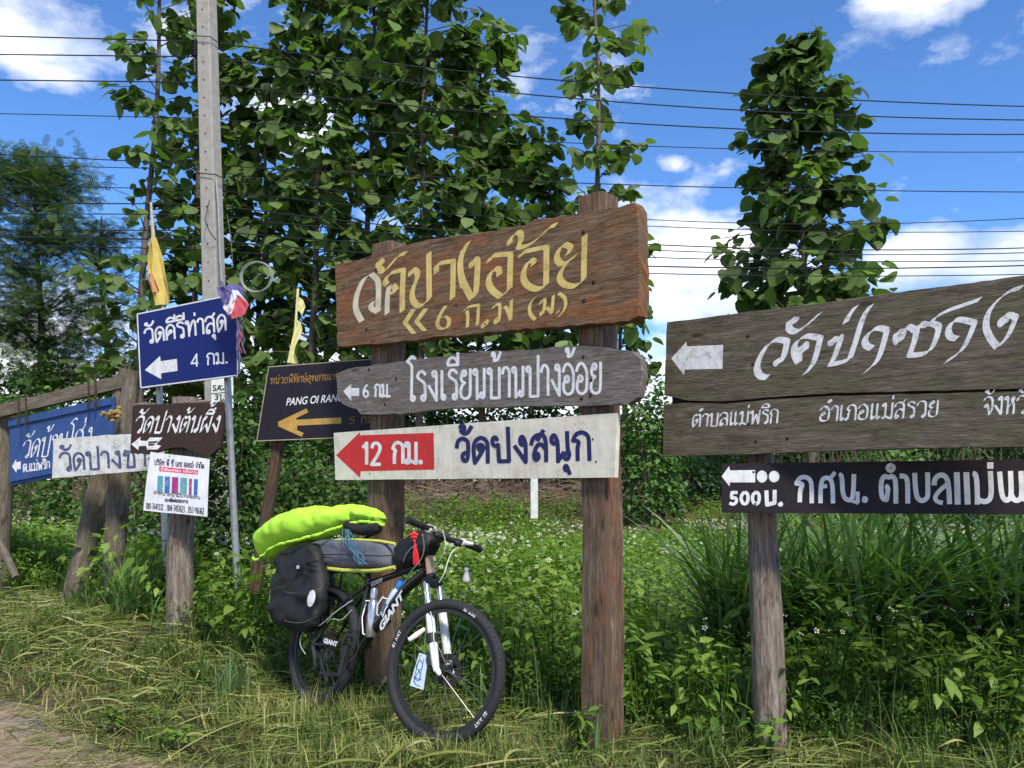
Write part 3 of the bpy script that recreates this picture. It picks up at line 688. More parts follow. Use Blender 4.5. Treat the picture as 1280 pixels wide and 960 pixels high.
# -- grey plank with school name
poly = [(420, 468), (436, 461), (470, 456), (505, 450), (560, 444), (600, 439), (660, 437), (700, 433), (735, 432), (760, 435), (792, 439), (800, 447), (803, 470), (799, 497), (785, 505), (740, 507), (640, 509), (560, 511), (500, 518), (450, 517), (446, 511), (436, 509), (426, 505), (421, 494)]
s = empty('wooden_sign', center(MAIN, poly), 'weathered grey plank with small white 6 km arrow, under the reddish plank', 'sign', 'boards on the middle signpost')
board(MAIN, poly, .05, 'plank', M['grey_wood'], s, -.004, .005, 1.0, 9)
ink = Ink(MAIN, -.0033)
text(ink, 'โรงเรียนบ้านปางอ้อย', (509, 502), (752, 492), (752, 452), (509, 465), 3.6, None)
text(ink, '6 กม.', (454, 497), (488, 496), (488, 480), (454, 481), 2.6)
ink.cut('arrow'); ink.poly([(429, 489), (439, 480), (439, 485), (449, 485), (449, 495), (439, 495), (439, 501)])
ink.build('lettering', M['w_clean'], s)
nails(MAIN, [(729, 446), (739, 475), (738, 494), (495, 473), (481, 505), (727, 498), (461, 462)], s, .010, -.003)

# -- white board with red arrow
poly = [(417, 541), (772, 516), (769, 597), (419, 600)]
s = empty('painted_sign', center(MAIN, poly), 'long white board with red 12 km arrow, lowest on the middle posts', 'sign', 'boards on the middle signpost')
board(MAIN, poly, .028, 'board', M['white_board'], s, -.02, .002, .15, 25)
ink = Ink(MAIN, -.0193); ink.poly([(420, 569), (450, 540), (450, 544), (542, 541), (543, 587), (451, 589), (450, 597)]); ink.build('arrow', M['red_paint'], s, label='red arrow pointing left')
ink = Ink(MAIN, -.0186); text(ink, '12 กม.', (453, 581), (528, 579), (528, 552), (453, 554), 4.2, None); ink.build('lettering', M['w_clean'], s)
ink = Ink(MAIN, -.0186)
z = Z((560, 520), 6.4)
for st in [z((70, 260), (75, 200), (115, 175), (160, 200), (162, 250), (160, 330), (145, 365), (118, 350), (115, 305), (145, 290), (160, 320)),
           z((100, 100), (100, 75), (125, 75), (135, 105), (115, 130), (98, 110), (125, 145), (160, 135), (190, 78)),
           z((250, 260), (245, 235), (265, 230), (282, 255), (270, 285), (250, 270), (235, 240), (255, 225), (285, 240), (280, 275), (215, 375), (215, 375), (205, 300), (205, 210), (260, 165), (315, 200), (318, 270), (318, 380)),
           z((395, 200), (380, 165), (355, 180), (355, 225), (380, 245), (400, 225), (402, 250), (408, 362), (408, 362), (488, 360), (488, 360), (478, 85)),
           z((615, 210), (600, 160), (575, 175), (578, 225), (605, 235), (618, 200), (622, 250), (622, 368), (622, 368), (530, 235)),
           z((665, 235), (675, 180), (715, 148), (765, 150), (782, 200), (785, 280), (785, 368)), z((785, 270), (740, 215), (700, 250), (685, 330), (705, 358), (730, 330), (715, 290), (685, 315)), z((712, 200), (765, 110)),
           z((870, 190), (850, 145), (825, 170), (830, 215), (860, 225), (872, 180), (880, 260), (880, 362), (880, 362), (930, 285)), z((952, 120), (956, 260), (975, 310), (955, 350), (925, 335), (935, 300), (960, 290)),
           z((960, 425), (945, 390), (930, 415), (945, 440), (965, 430), (975, 470)), z((1038, 360), (1035, 250), (1050, 200), (1000, 195), (1000, 195), (1020, 145), (1070, 125), (1125, 155), (1128, 230), (1132, 358))]:
    ink.stroke(st, 5.2, None)
ink.build('lettering', M['navy_paint'], s)
nails(MAIN, [(741, 549), (462, 592), (745, 577), (455, 548)], s, .006, -.019)

# -- big olive plank sign on the right
up = [(833, 403), (900, 394), (1000, 382), (1100, 368), (1200, 355), (1280, 344), (1400, 328), (1400, 482), (1280, 486), (1160, 489), (1040, 492), (960, 497), (905, 502), (860, 501), (830, 494), (831, 450), (832, 448)]
lo = [(829, 506), (860, 503), (905, 504), (960, 499), (1040, 494.5), (1160, 491.5), (1280, 488.5), (1400, 485), (1400, 556), (1280, 558), (1150, 561), (1000, 565), (900, 569), (828, 570)]
s = empty('wooden_sign', center(BIG, lo), 'huge olive-brown two-plank sign with white calligraphy, above the black board', 'sign')
board(BIG, [(840, 478), (1399, 468), (1399, 498), (840, 516)], .03, 'added_gap_backing', M['brown_wood_dark'], s, -.046, .002, 0, 30)  # dark strip added behind the planks to keep their gap from reading bright
board(BIG, up, .04, 'plank', M['olive_wood'], s, 0, .004, .5, 12); board(BIG, lo, .04, 'plank', M['olive_wood'], s, -.005, .004, .5, 12)
ink = Ink(BIG, .0008)
ink.cut('arrow'); ink.poly([(839, 448), (858, 427), (859, 433), (904, 431), (903, 461), (856, 462), (855, 469)]); ink.cut()
z = Z((930, 360), 6.856); NB_ = radians(38); Wb = 9.0
for st in [z((205, 765), (150, 765), (112, 720), (110, 660), (150, 560), (210, 475), (280, 435), (370, 455), (370, 455), (350, 560), (325, 620), (290, 660), (270, 625), (300, 600)),
           z((430, 270), (395, 270), (380, 320), (430, 310), (455, 250), (365, 330), (430, 385), (500, 350), (570, 290), (650, 215)),
           z((530, 500), (500, 500), (500, 540), (530, 540), (530, 470), (480, 500), (470, 560), (470, 640), (470, 640), (430, 570), (430, 480), (500, 415), (570, 410), (655, 430), (655, 430), (620, 570), (590, 660), (525, 735)),
           z((780, 440), (750, 430), (740, 480), (790, 470), (820, 400), (830, 440), (800, 520), (770, 610), (735, 655), (735, 655), (830, 640), (905, 610), (905, 610), (960, 450), (1020, 240), (1090, 145)),
           z((870, 300), (900, 230), (960, 155)),
           z((1100, 515), (1045, 500), (1030, 440), (1080, 370), (1150, 335), (1225, 360), (1225, 360), (1190, 500), (1140, 640), (1035, 720))]:
    ink.stroke(st, Wb, NB_)
z = Z((1080, 340), 6)
for st in [z((275, 440), (245, 450), (235, 500), (255, 540), (295, 480), (290, 440), (330, 400), (385, 440), (385, 440), (420, 380), (480, 400), (480, 400), (400, 400), (385, 500), (340, 625), (340, 625), (470, 615), (520, 560), (560, 440), (560, 400), (500, 385), (500, 385), (530, 340), (620, 290), (740, 250), (870, 205)),
           z((700, 500), (650, 495), (625, 440), (660, 370), (710, 350), (830, 380), (830, 380), (790, 490), (730, 600), (610, 675)),
           z((1185, 115), (1090, 140), (1000, 210), (930, 300), (908, 400), (940, 490), (1000, 565), (1000, 565), (1080, 490), (1140, 340), (1140, 340), (1070, 310), (1020, 360), (1030, 400), (1065, 385), (1060, 350), (1030, 350))]:
    ink.stroke(st, Wb, NB_)
ink.cut(); ink.base = -.0042; text(ink, 'ตำบลแม่พริก', (865, 534), (972, 529), (972, 511), (865, 518), 2.5, radians(35), .08)
text(ink, 'อำเภอแม่สรวย', (1024, 527), (1172, 521), (1172, 500), (1024, 508), 2.7, radians(35), .08)
text(ink, 'จังหวัดเชียงราย', (1229, 519), (1385, 513), (1385, 490), (1229, 496), 2.8, radians(35), .08)
ink.build('lettering', M['w_paint'], s)
nails(BIG, [(935, 420), (941, 455)], s, .008, .001); nails(BIG, [(935, 530), (945, 552), (984, 548)], s, .008, -.004)

# -- black board below it
BLK = Plane(902, 4.02, 1280, 3.62)
poly = [(902, 580), (1280, 574), (1400, 572), (1400, 645), (1280, 643), (902, 641)]
s = empty('painted_sign', center(BLK, poly), 'black board with 500 m arrow, under the huge plank sign', 'sign')
board(BLK, poly, .022, 'board', M['black_board'], s, 0, .002, .2, 25)
ink = Ink(BLK, .0008)
ink.cut('arrow'); ink.poly([(902, 595.5), (911.5, 582.5), (912.5, 588), (944, 587.5), (944, 603), (912.5, 603), (912, 608)])
ink.cut('dot'); ink.poly([(952.5 + 6.6 * cos(t), 595.7 + 7.6 * sin(t)) for t in np.linspace(0, 6.28, 20)[:-1]]); ink.cut('dot'); ink.poly([(967.6 + 6.6 * cos(t), 595.7 + 7.2 * sin(t)) for t in np.linspace(0, 6.28, 20)[:-1]])
ink.cut(); z = Z((890, 570), 6.4)
for st, w in [(z((205, 292), (160, 292), (160, 292), (152, 340), (190, 330), (200, 365), (170, 390), (140, 375)), 4), (z((262, 288), (236, 310), (232, 350), (250, 385), (280, 380), (290, 340), (285, 300), (262, 288)), 4.2),
           (z((352, 288), (326, 310), (322, 350), (340, 385), (370, 380), (380, 340), (375, 300), (352, 288)), 4.2), (z((435, 275), (440, 390), (440, 390), (500, 375), (500, 375), (502, 270)), 5),
           (z((545, 375), (556, 385), (545, 392), (540, 380)), 5),
           (z((702, 370), (705, 270), (730, 220), (675, 220), (675, 220), (700, 175), (745, 165), (790, 190), (798, 260), (798, 378)), 5.6),
           (z((868, 378), (870, 200), (915, 165), (965, 200), (968, 378)), 5.6), (z((875, 245), (920, 240)), 5), (z((945, 180), (985, 130)), 5),
           (z((1018, 150), (1040, 155), (1045, 310), (1080, 358), (1130, 345), (1135, 145)), 5.8), (z((1120, 360), (1172, 378)), 4), (z((1165, 285), (1165, 375)), 5),
           (z((1210, 345), (1225, 335), (1235, 350), (1222, 362), (1210, 345)), 5.5)]:
    if st[0] == z((702, 370))[0]: ink.cut()
    ink.stroke(st, w)
ink.cut(); z = Z((1080, 570), 6.4)
for st, w in [(z((240, 95), (225, 120), (195, 115), (185, 90), (210, 68), (238, 85), (240, 100)), 5.2),
           (z((172, 240), (195, 250), (180, 350), (180, 350), (140, 340), (135, 200), (165, 155), (195, 175), (225, 155), (255, 190), (255, 380)), 6), (z((285, 160), (330, 160), (350, 200), (350, 380)), 6.2),
           (z((405, 135), (415, 320), (455, 365), (505, 340), (512, 300), (508, 130)), 6.2), (z((560, 235), (565, 185), (600, 150), (650, 155), (675, 210), (685, 385)), 6.4), (z((670, 220), (600, 280), (565, 330), (580, 365), (630, 375)), 5.5),
           (z((742, 130), (750, 388)), 7.4), (z((818, 130), (830, 388)), 7.4), (z((870, 140), (900, 145), (908, 340), (905, 388)), 6.5), (z((905, 345), (960, 370), (1010, 350), (1020, 280), (1010, 120)), 6.5), (z((1010, 50), (1010, 102)), 7.8),
           (z((1085, 125), (1100, 310), (1130, 360), (1165, 345), (1180, 310), (1172, 120)), 6.5), (z((1180, 310), (1200, 355), (1245, 355), (1265, 310), (1255, 120)), 6.5),
           (z((1255, 120), (1270, 330), (1300, 360), (1350, 350), (1360, 120)), 6.5), (z((1420, 130), (1430, 385)), 6.5), (z((1420, 130), (1500, 140), (1520, 380)), 6.5)]:
    ink.stroke(st, w)
ink.build('lettering', M['w_clean'], s)
nails(BLK, [(942, 590), (944, 630), (940, 612)], s, .006, .001)

# -- small chocolate sign on the short log
BR = Plane(162, 6.22, 278, 6.02)
poly = [(165, 508), (170, 506), (200, 505), (225, 504), (262, 503), (277, 503), (279, 520), (277, 545), (274, 560), (262, 571), (250, 568), (238, 563), (228, 560), (215, 560), (200, 564), (182, 568), (162, 566), (164, 540)]
s = empty('wooden_sign', center(BR, poly), 'small chocolate-brown board with white Thai calligraphy and notched arrow above the poster', 'sign')
board(BR, poly, .04, 'plank', M['chocolate'], s, 0, .004, .4, 6)
mb = MB(); q = [BR.at(x, y, .001 - .02) for x, y in [(168, 506.5), (182, 504), (196, 505)]]
for a, b, w_ in (((168, 506), (194, 505), .014), ((226, 503), (262, 502), .017)):
    m1 = MB(); m1.tube([BR.at(a[0], a[1], -.012), BR.at((a[0] + b[0]) / 2, a[1] - 1.2, -.012), BR.at(b[0], b[1], -.012)], [w_ * .5, w_, w_ * .4], 8, flat=.8); m1.build('bark_edge', M['log_wood'], s)
ink = Ink(BR, .0008); z = Z((150, 490), 9.143); n2 = radians(50); w2 = 3.1
text(ink, 'วัดปางต้นผึ้ง', (166, 541), (272, 540), (275, 520), (170, 520), 3.0, n2, .12)
ink.cut('arrow'); ink.poly(z((130, 598), (235, 512), (228, 555), (310, 560), (340, 520), (488, 520), (440, 570), (415, 600), (470, 615), (430, 655), (310, 660), (300, 615), (215, 618), (210, 665)))
ink.build('lettering', M['w_paint'], s)
i2 = Ink(BR, .0016); i2.poly(z((325, 565), (435, 560), (410, 582), (322, 588))); i2.poly(z((320, 592), (395, 590), (390, 612), (325, 615))); i2.build('arrow_hollow', M['chocolate'], s)

# -- white poster
PO = Plane(183, 6.12, 260, 5.98)
poly = [(188, 565), (212, 568), (240, 571), (262, 574), (260, 610), (259, 646), (230, 643), (205, 641), (179, 638), (183, 600)]
s = empty('poster', center(PO, poly), 'white poster with pink heading and product pictures, nailed to the short log', 'poster')
board(PO, poly, .004, 'sheet', M['poster'], s, 0, .001, 0, 8)
ink = Ink(PO, .0006); text(ink, 'บริษัท พี ซี เอช ออยล์ จำกัด', (193, 581), (255, 586), (255, 580), (193, 575.5), .9)
text(ink, 'จำหน่ายน้ำมันหล่อลื่น', (192, 618), (250, 624), (250, 620.5), (192, 614.5), .8); text(ink, 'สนใจติดต่อสอบถาม', (206, 627), (235, 629), (235, 625.5), (206, 623.5), .8); text(ink, '081-7641332 . 084-7417623 . 053-916162', (183, 636), (255, 643), (255, 635), (183, 628.5), .85)
ink.build('lettering', M['dark_ink'], s)
ink = Ink(PO, .0006); ink.poly([(199, 583), (248, 588), (247, 593.5), (199, 589)]); ink.build('heading_band', M['magenta'], s)
ink = Ink(PO, .0013); text(ink, 'น้ำมันเครื่อง พลังงาน', (201, 588), (246, 592), (246, 589.5), (201, 585.5), .6); ink.build('heading_letters', M['poster'], s)
for i, (x0, x1, m) in enumerate(((197, 204, 'teal'), (206, 212.5, 'blueprint'), (215, 223, 'purple'), (225.5, 234, 'teal'), (236.5, 240, 'purple'), (242.5, 247.5, 'blueprint'))):
    ink = Ink(PO, .0006); t = 594.5 + (x0 - 197) * .09; ink.poly([(x0, t), (x1, t + .5), (x1 - .6, t + 21), (x0 - .6, t + 20.5)]); ink.build('product_picture', M[m], s)
nails(PO, [(212, 570), (218, 642)], s, .004, .002)

# -- blue road sign
BS = Plane(170, 6.85, 298, 6.25)
poly = [(170, 392), (297, 366), (298, 470), (175, 486)]
s = empty('road_sign', center(BS, poly), 'tilted blue metal road sign with white Thai lettering, left arrow and 4 km', 'sign')
board(BS, poly, .012, 'panel', M['blue_sheet'], s, 0, .001, 0, 30)
ink = Ink(BS, .0006)
for a, b in zip([(171.6, 392.6), (296.2, 367.2), (297, 469), (176, 484.6)], [(296.2, 367.2), (297, 469), (176, 484.6), (171.6, 392.6)]): ink.stroke([a, b], 1.6)
ink.build('border', M['w_clean'], s)
ink = Ink(BS, .0008); text(ink, 'วัดคีรีท่าสุด', (181.5, 430), (283, 413), (282, 391.5), (180, 411.5), 2.6)
text(ink, '4 กม.', (239, 459), (285, 453.5), (284.5, 440), (239, 443), 1.9)
ink.cut('arrow'); ink.poly([(181, 462.5), (200, 445), (201, 451.5), (221, 448.5), (222, 463.5), (201.5, 466.5), (201.5, 474)]); ink.build('lettering', M['w_clean'], s)
for a, b, d, lab in (((199, 480), (211, 800), 6.9, 'thin left steel tube leg behind the blue road sign'), ((284, 466), (298, 760), 6.5, 'thicker right steel tube leg of the blue road sign beside the brown sign')):
    o = empty('sign_pole', P(b[0], b[1], d), lab, 'pole', 'steel legs of the blue road sign'); mb = MB()
    mb.tube([P(a[0], a[1] - 70, d), P(a[0], a[1], d), P(b[0], b[1], d)], .027, 12); mb.build('tube', M['galv'], o)
# number plate on the concrete pole comes with the pole

# -- blue wooden sign
BW = Plane(10, 7.75, 145, 7.2)
poly = [(11, 524), (70, 511), (142, 496), (140, 540), (138, 582), (70, 596), (13, 607)]
s = empty('wooden_sign', center(BW, poly), 'blue wooden sign with raised frame and tall white Thai letters hanging under the beam', 'sign')
board(BW, poly, .03, 'panel', M['blue_wood'], s, 0, .004, .3, 10)
for a, b in (((12, 531), (141, 503)), ((14, 600), (138, 575))):
    m1 = MB(); p, q = BW.at(*a, .0), BW.at(*b, .0); m1.box(p - BW.n * .002 + Vector((0, 0, -.02)), BW.n * .02, Vector((0, 0, .055)), q - p); m1.build('frame_rail', M['blue_wood'], s)
ink = Ink(BW, .0008); text(ink, 'วัดบ้านโส่ง', (26, 573), (112, 566), (116, 533), (30, 551), 2.0, radians(40), .04)
text(ink, 'ต.แม่พริก อ.แม่สรวย', (29, 590), (104, 581), (104, 572), (29, 580), 1.3)
ink.cut('arrow'); ink.poly([(15, 583), (20, 574), (20.5, 578), (26, 576.5), (26, 586), (21, 587), (20.5, 591)]); ink.build('lettering', M['w_clean'], s)

# -- old white board
OW = Plane(64, 7.0, 205, 6.55)
poly = [(66, 549), (100, 546), (150, 543), (200, 541), (202, 565), (203, 586), (150, 591), (100, 595), (65, 598)]
s = empty('painted_sign', center(OW, poly), 'old peeling white board with worn navy letters, partly behind the chocolate-brown board', 'sign')
board(OW, poly, .03, 'board', M['white_old'], s, 0, .003, .5, 8)
ink = Ink(OW, .0008); text(ink, 'วัดปางซาง', (76, 589), (197, 582), (197, 562), (74, 566), 3.2); ink.build('lettering', M['navy_worn'], s)

# -- dark ranger station sign
DK = Plane(325, 6.05, 470, 5.75)
poly = [(335, 458), (470, 448), (468, 546), (320, 552)]
s = empty('metal_sign', center(DK, poly), 'dark sheet sign reading PANG OI RANGER with thick ochre arrow, behind the grey plank', 'sign')
board(DK, poly, .015, 'panel', M['black_sheet'], s, 0, .001, 0, 30)
ink = Ink(DK, .0006)
for a, b in zip([(335.7, 458.6), (469, 448.8), (467, 545.3), (321, 551.2)], [(469, 448.8), (467, 545.3), (321, 551.2), (335.7, 458.6)]): ink.stroke([a, b], 1.1)
ink.build('edge_line', M['line'], s)
ink = Ink(DK, .0008); text(ink, 'หน่วยพิทักษ์อุทยานแห่งชาติ', (338, 480.5), (441, 473), (441, 465.5), (338, 472.5), 1.25, radians(45), .06); ink.build('lettering', M['gold_faded'], s)
ink = Ink(DK, .0008); z = Z((320, 440), 6)
ink.stroke(z((170, 540), (385, 438)), 5.5); ink.stroke(z((170, 540), (350, 622)), 5.5); ink.stroke(z((200, 535), (640, 513)), 7.5); ink.poly(z((165, 541), (300, 490), (310, 580))); ink.build('arrow', M['gold'], s)
latin('PANG OI RANGER', DK.at(357, 507, .0012), DK.at(430, 501, .0012) - DK.at(357, 507, .0012), DK.v, .078, M['w_clean'], s, shear=.25, bold=.001, squash=.86)
ink = Ink(DK, .0008); text(ink, '5 กม.', (437, 530), (470, 528), (470, 520), (437, 521.5), 1.1, radians(40)); ink.build('distance_lettering', M['gold_faded'], s)
log_post([P(318, 740, 6.15), P(325, 695, 6.15), P(339, 610, 6.12), P(350, 545, 6.1), P(356, 500, 6.1)], [.05, .048, .046, .042, .04], 'slim dark leaning post under the dark ranger sign', M['brown_wood_dark'], seed=23)

# ------------------------------------------------------------------ concrete pole and wires
PD = 8.4
def pole():
    b = P(285, 500, PD); b = Vector((b.x, b.y, 0)); top = P(254.5, -180, PD)
    o = empty('utility_pole', b, 'tall slender grey concrete utility pole with bolt holes, behind the blue road sign', 'utility pole')
    mid = P(267, 350, PD); d = (mid - P(258, 0, PD)); base = mid + d * ((0 - mid.z) / d.z); top = mid + d * ((8.0 - mid.z) / d.z)
    fx = Vector((.97, -.24, 0)); fy = Vector((.24, .97, 0)); mb = MB()
    w0, w1 = .095, .078; T = top - base; n = 16; V = []; U = []
    prof = [(-1, -.85), (-.85, -1), (.85, -1), (1, -.85), (1, .85), (.85, 1), (-.85, 1), (-1, .85)]
    for i in range(n + 1):
        t = i / n; w = w0 + (w1 - w0) * t
        for (a, c) in prof: V.append(base + T * t + fx * a * w + fy * c * w); U.append((a * .2 + c * .3, t * 8))
    Fc = [(i * 8 + k, i * 8 + (k + 1) % 8, (i + 1) * 8 + (k + 1) % 8, (i + 1) * 8 + k) for i in range(n) for k in range(8)] + [tuple(n * 8 + k for k in range(8))]
    mb.add(V, Fc, U); mb.build('shaft', M['concrete'], o, angle=25)
    for i in range(26):
        z = 2.6 + i * .2; t = (z - base.z) / T.z; w = w0 + (w1 - w0) * t; c = base + T * t - fy * (w + .0005)
        m1 = MB(); m1.disc(c, fx, Vector((0, 0, 1)), fy, .0005, .010, .004, 10); m1.build('bolt_hole', M['concrete_dk'], o)
    # cable clipped down the face, straps, and dark conduit at the back edge
    m1 = MB(); m1.tube([P(270, 222, PD - .13), P(273, 260, PD - .14), P(275, 320, PD - .14), P(277, 352, PD - .14)], .011, 8); m1.build('white_conduit', M['cable_grey'], o, label='thin pale conduit on the pole face')
    m1 = MB(); m1.tube([P(247, 48, PD + .06), P(248, 80, PD + .08), P(253, 200, PD + .08), P(257, 330, PD + .08)], .016, 6); m1.build('down_cable', M['cable'], o)
    for k in range(9):
        m1 = MB(); c = P(243.5, 52 + k * 2.2, PD - .05); m1.ell(c, (.042, 0, 0), (0, .042, 0), (0, 0, .008), 12, 5); m1.build('insulator_disc', M['cable'], o)
    m1 = MB(); m1.tube([P(243.5, 48, PD - .05), P(243.5, 90, PD - .05)], .012, 8); m1.build('insulator_stem', M['cable'], o)
    for yy in (222, 52):
        w = .112; c = P(266 if yy > 100 else 259, yy, PD); m1 = MB()
        m1.tube([c + fx * a * w + fy * q * w + Vector((0, 0, s_ * .02)) for a, q, s_ in ((-1, 1, 0), (-1, -1.03, 1), (1, -1.03, -1), (1, 1, 0), (-1, 1, 0))], .006, 6); m1.build('strap', M['cable'], o)
    # loops of loose cable
    m1 = MB(); m1.tube([P(262, 250, PD - .15), P(256, 275, PD - .2), P(262, 290, PD - .2), P(270, 300, PD - .15)], .005, 6); m1.build('loose_cable', M['cable'], o)
    # number plate
    s_ = o; c = [P(264, 474, PD - .125), P(281, 472, PD - .125), P(281, 501, PD - .125), P(264, 504, PD - .125)]
    mb = MB(); mb.add(c + [p + Vector((0, .006, 0)) for p in c], [(3, 2, 1, 0), (4, 5, 6, 7), (0, 1, 5, 4), (1, 2, 6, 5), (2, 3, 7, 6), (3, 0, 4, 7)]); pl = mb.build('number_plate', M['plate'], o, smooth=False); fixn(pl)
    for tx, yy, sz in (('SA-', 489.5, .085), ('31', 501, .085)): latin(tx, P(265.5 if tx == 'SA-' else 268, yy - 1, PD - .127), (1, 0, 0), (0, 0, 1), sz, M['dark_ink'], pl, name='plate_lettering', bold=.002)
    mb = MB(); c0, c1 = P(264, 492, PD - .1275), P(281, 490.5, PD - .1275); mb.tube([c0, c1], .003, 4); mb.build('plate_line', M['dark_ink'], pl)
    c = [P(285, 470, PD - .09), P(291, 469, PD - .06), P(292, 522, PD - .06), P(286, 523, PD - .09)]; mb = MB()
    mb.add(c + [p + Vector((0, .01, 0)) for p in c], [(3, 2, 1, 0), (4, 5, 6, 7), (0, 1, 5, 4), (1, 2, 6, 5), (2, 3, 7, 6), (3, 0, 4, 7)]); fixn(mb.build('side_plate', M['plate'], o, smooth=False))
pole()
WIRES = [  # (left end y at x=0, y at the pole x~258, y at x=820, y at x=1280, radius)
 (45, 52, 110, 133, .0075), (68, 71, 131, 150, .0075), (100, 103, 156, 168, .0075), (142, 148, 183, 190, .005), (193, 206, 232, 240, .006),
 (206, 212, 275, 273, .005), (233, 236, 283, 289, .005), (254, 255, 306, 310, .007), (267, 268, 313, 316, .006), (288, 288, 322, 326, .006), (296, 300, 333, 332, .008), (306, 312, 342, 343, .006)]
WL = ['topmost thick power line', 'second thick power line from the top', 'third thick power line from the top', 'thin wire just under the three thick power lines', 'lone dark wire below the thin one',
      'thin upper wire of the close pair crossing the teak column', 'thin lower wire of the close pair crossing the teak column', 'highest wire of the low telephone bundle', 'second wire of the low telephone bundle', 'third wire of the low telephone bundle',
      'thickest cable of the low telephone bundle', 'lowest wire of the telephone bundle']
for i, (a, b, c, d, r) in enumerate(WIRES):
    pts = []
    for x in np.linspace(-900, 258, 16): t = (x + 900) / 1158; yy = b + (a - b) * (258 - x) / 258 * (1 if x > 0 else 1) ; yy += 0 if x > 0 else ((-x) / 900) ** 2 * 40; pts.append(P(x, yy, PD + .15 + (258 - x) * .0006 + i * .004))
    # right span: smooth sag through the three known heights
    k1 = (c - b) / (820 - 258); k2 = (d - c) / (1280 - 820); q = (k2 - k1) / (1280 - 258)
    for x in np.linspace(300, 2400, 34): yy = b + k1 * (x - 258) + q * (x - 258) * (x - 820); pts.append(P(x, yy, PD + .15 + (x - 258) * .0009 + i * .004))
    mb = MB(); mb.tube(pts, r, 5); o = mb.build('overhead_wire', M['cable'], None); tag(o, 'black overhead ' + WL[i] if not WL[i].startswith('thick') else WL[i], 'wire', 'overhead wires')
def coil():
    c = P(320, 346, 8.1); r = 19.5 / F * 8.1; n = 90; pts = []
    for i in range(n): t = i / 30 * 2 * pi; rr = r * (1 + .04 * sin(t * .37 + i * .05)); pts.append(c + Vector((cos(t) * rr + .004 * (i // 30), .008 * (i // 30), sin(t) * rr)))
    o = empty('cable_coil', c - Vector((0, 0, r)), 'pale grey coil of spare cable hanging beside the concrete pole', 'cable coil')
    mb = MB(); mb.tube(pts, .0055, 6); mb.build('coil', M['cable_grey'], o)
    mb = MB(); mb.tube([P(305, 333, 8.1), P(296, 322, 8.15), P(291, 330, 8.2), P(289, 300, 8.3), P(284, 268, 8.38)], .004, 5); mb.build('tie_wire', M['cable'], o)
coil()

# ------------------------------------------------------------------ flags
def cloth(rows, mat_list, names, parent, seed=1, fold=.02, sub=6):
    """rows: list of (left point, right point); a hanging, folded cloth with thickness"""
    r = random.Random(seed); nb = len(mat_list); per = (len(rows) - 1) / nb
    def row(t):
        a = min(int(t), len(rows) - 2); f = t - a; L_ = Vector(rows[a][0]).lerp(Vector(rows[a + 1][0]), f); R_ = Vector(rows[a][1]).lerp(Vector(rows[a + 1][1]), f); return L_, R_
    for b in range(nb):
        mb = MB(); V = []; n = 10; m = 10; U = []
        for side in (0, 1):
            for i in range(n + 1):
                L_, R_ = row(per * (b + i / n))
                for j in range(m + 1):
                    s_ = j / m; p = L_.lerp(R_, s_); w = fold * (sin(s_ * 9 + i * .25 + b) + .5 * sin(s_ * 21 - i * .4)); V.append(p + Vector((0, w + side * .003, 0))); U.append((s_ * .3, i * .05))
        K = (n + 1) * (m + 1); Fc = []
        for i in range(n):
            for j in range(m):
                q = (i * (m + 1) + j, i * (m + 1) + j + 1, (i + 1) * (m + 1) + j + 1, (i + 1) * (m + 1) + j); Fc.append(q[::-1]); Fc.append(tuple(K + x for x in q))
        mb.add(V, Fc, U); mb.build(names[b], mat_list[b], parent, angle=80)
M['fl_yellow'] = plain('yellow_flag_cloth', (.62, .47, .12), .8, 0, .3, 8, .4); M['fl_pale'] = plain('pale_yellow_cloth', (.72, .68, .32), .8, 0, .2, 8, .4)
M['fl_blue'] = plain('flag_blue_cloth', (.10, .08, .26), .8, 0, .3, 12, .4); M['fl_white'] = plain('flag_white_cloth', (.66, .66, .68), .8, 0, .2, 12, .4); M['fl_red'] = plain('flag_red_cloth', (.60, .09, .12), .8, 0, .3, 12, .4)
M['fl_pink'] = plain('orange_print', (.55, .25, .12), .8); M['stick'] = plain('pale_stick', (.45, .42, .34), .8); M['ribbon'] = plain('dark_ribbon', (.09, .08, .17), .7)
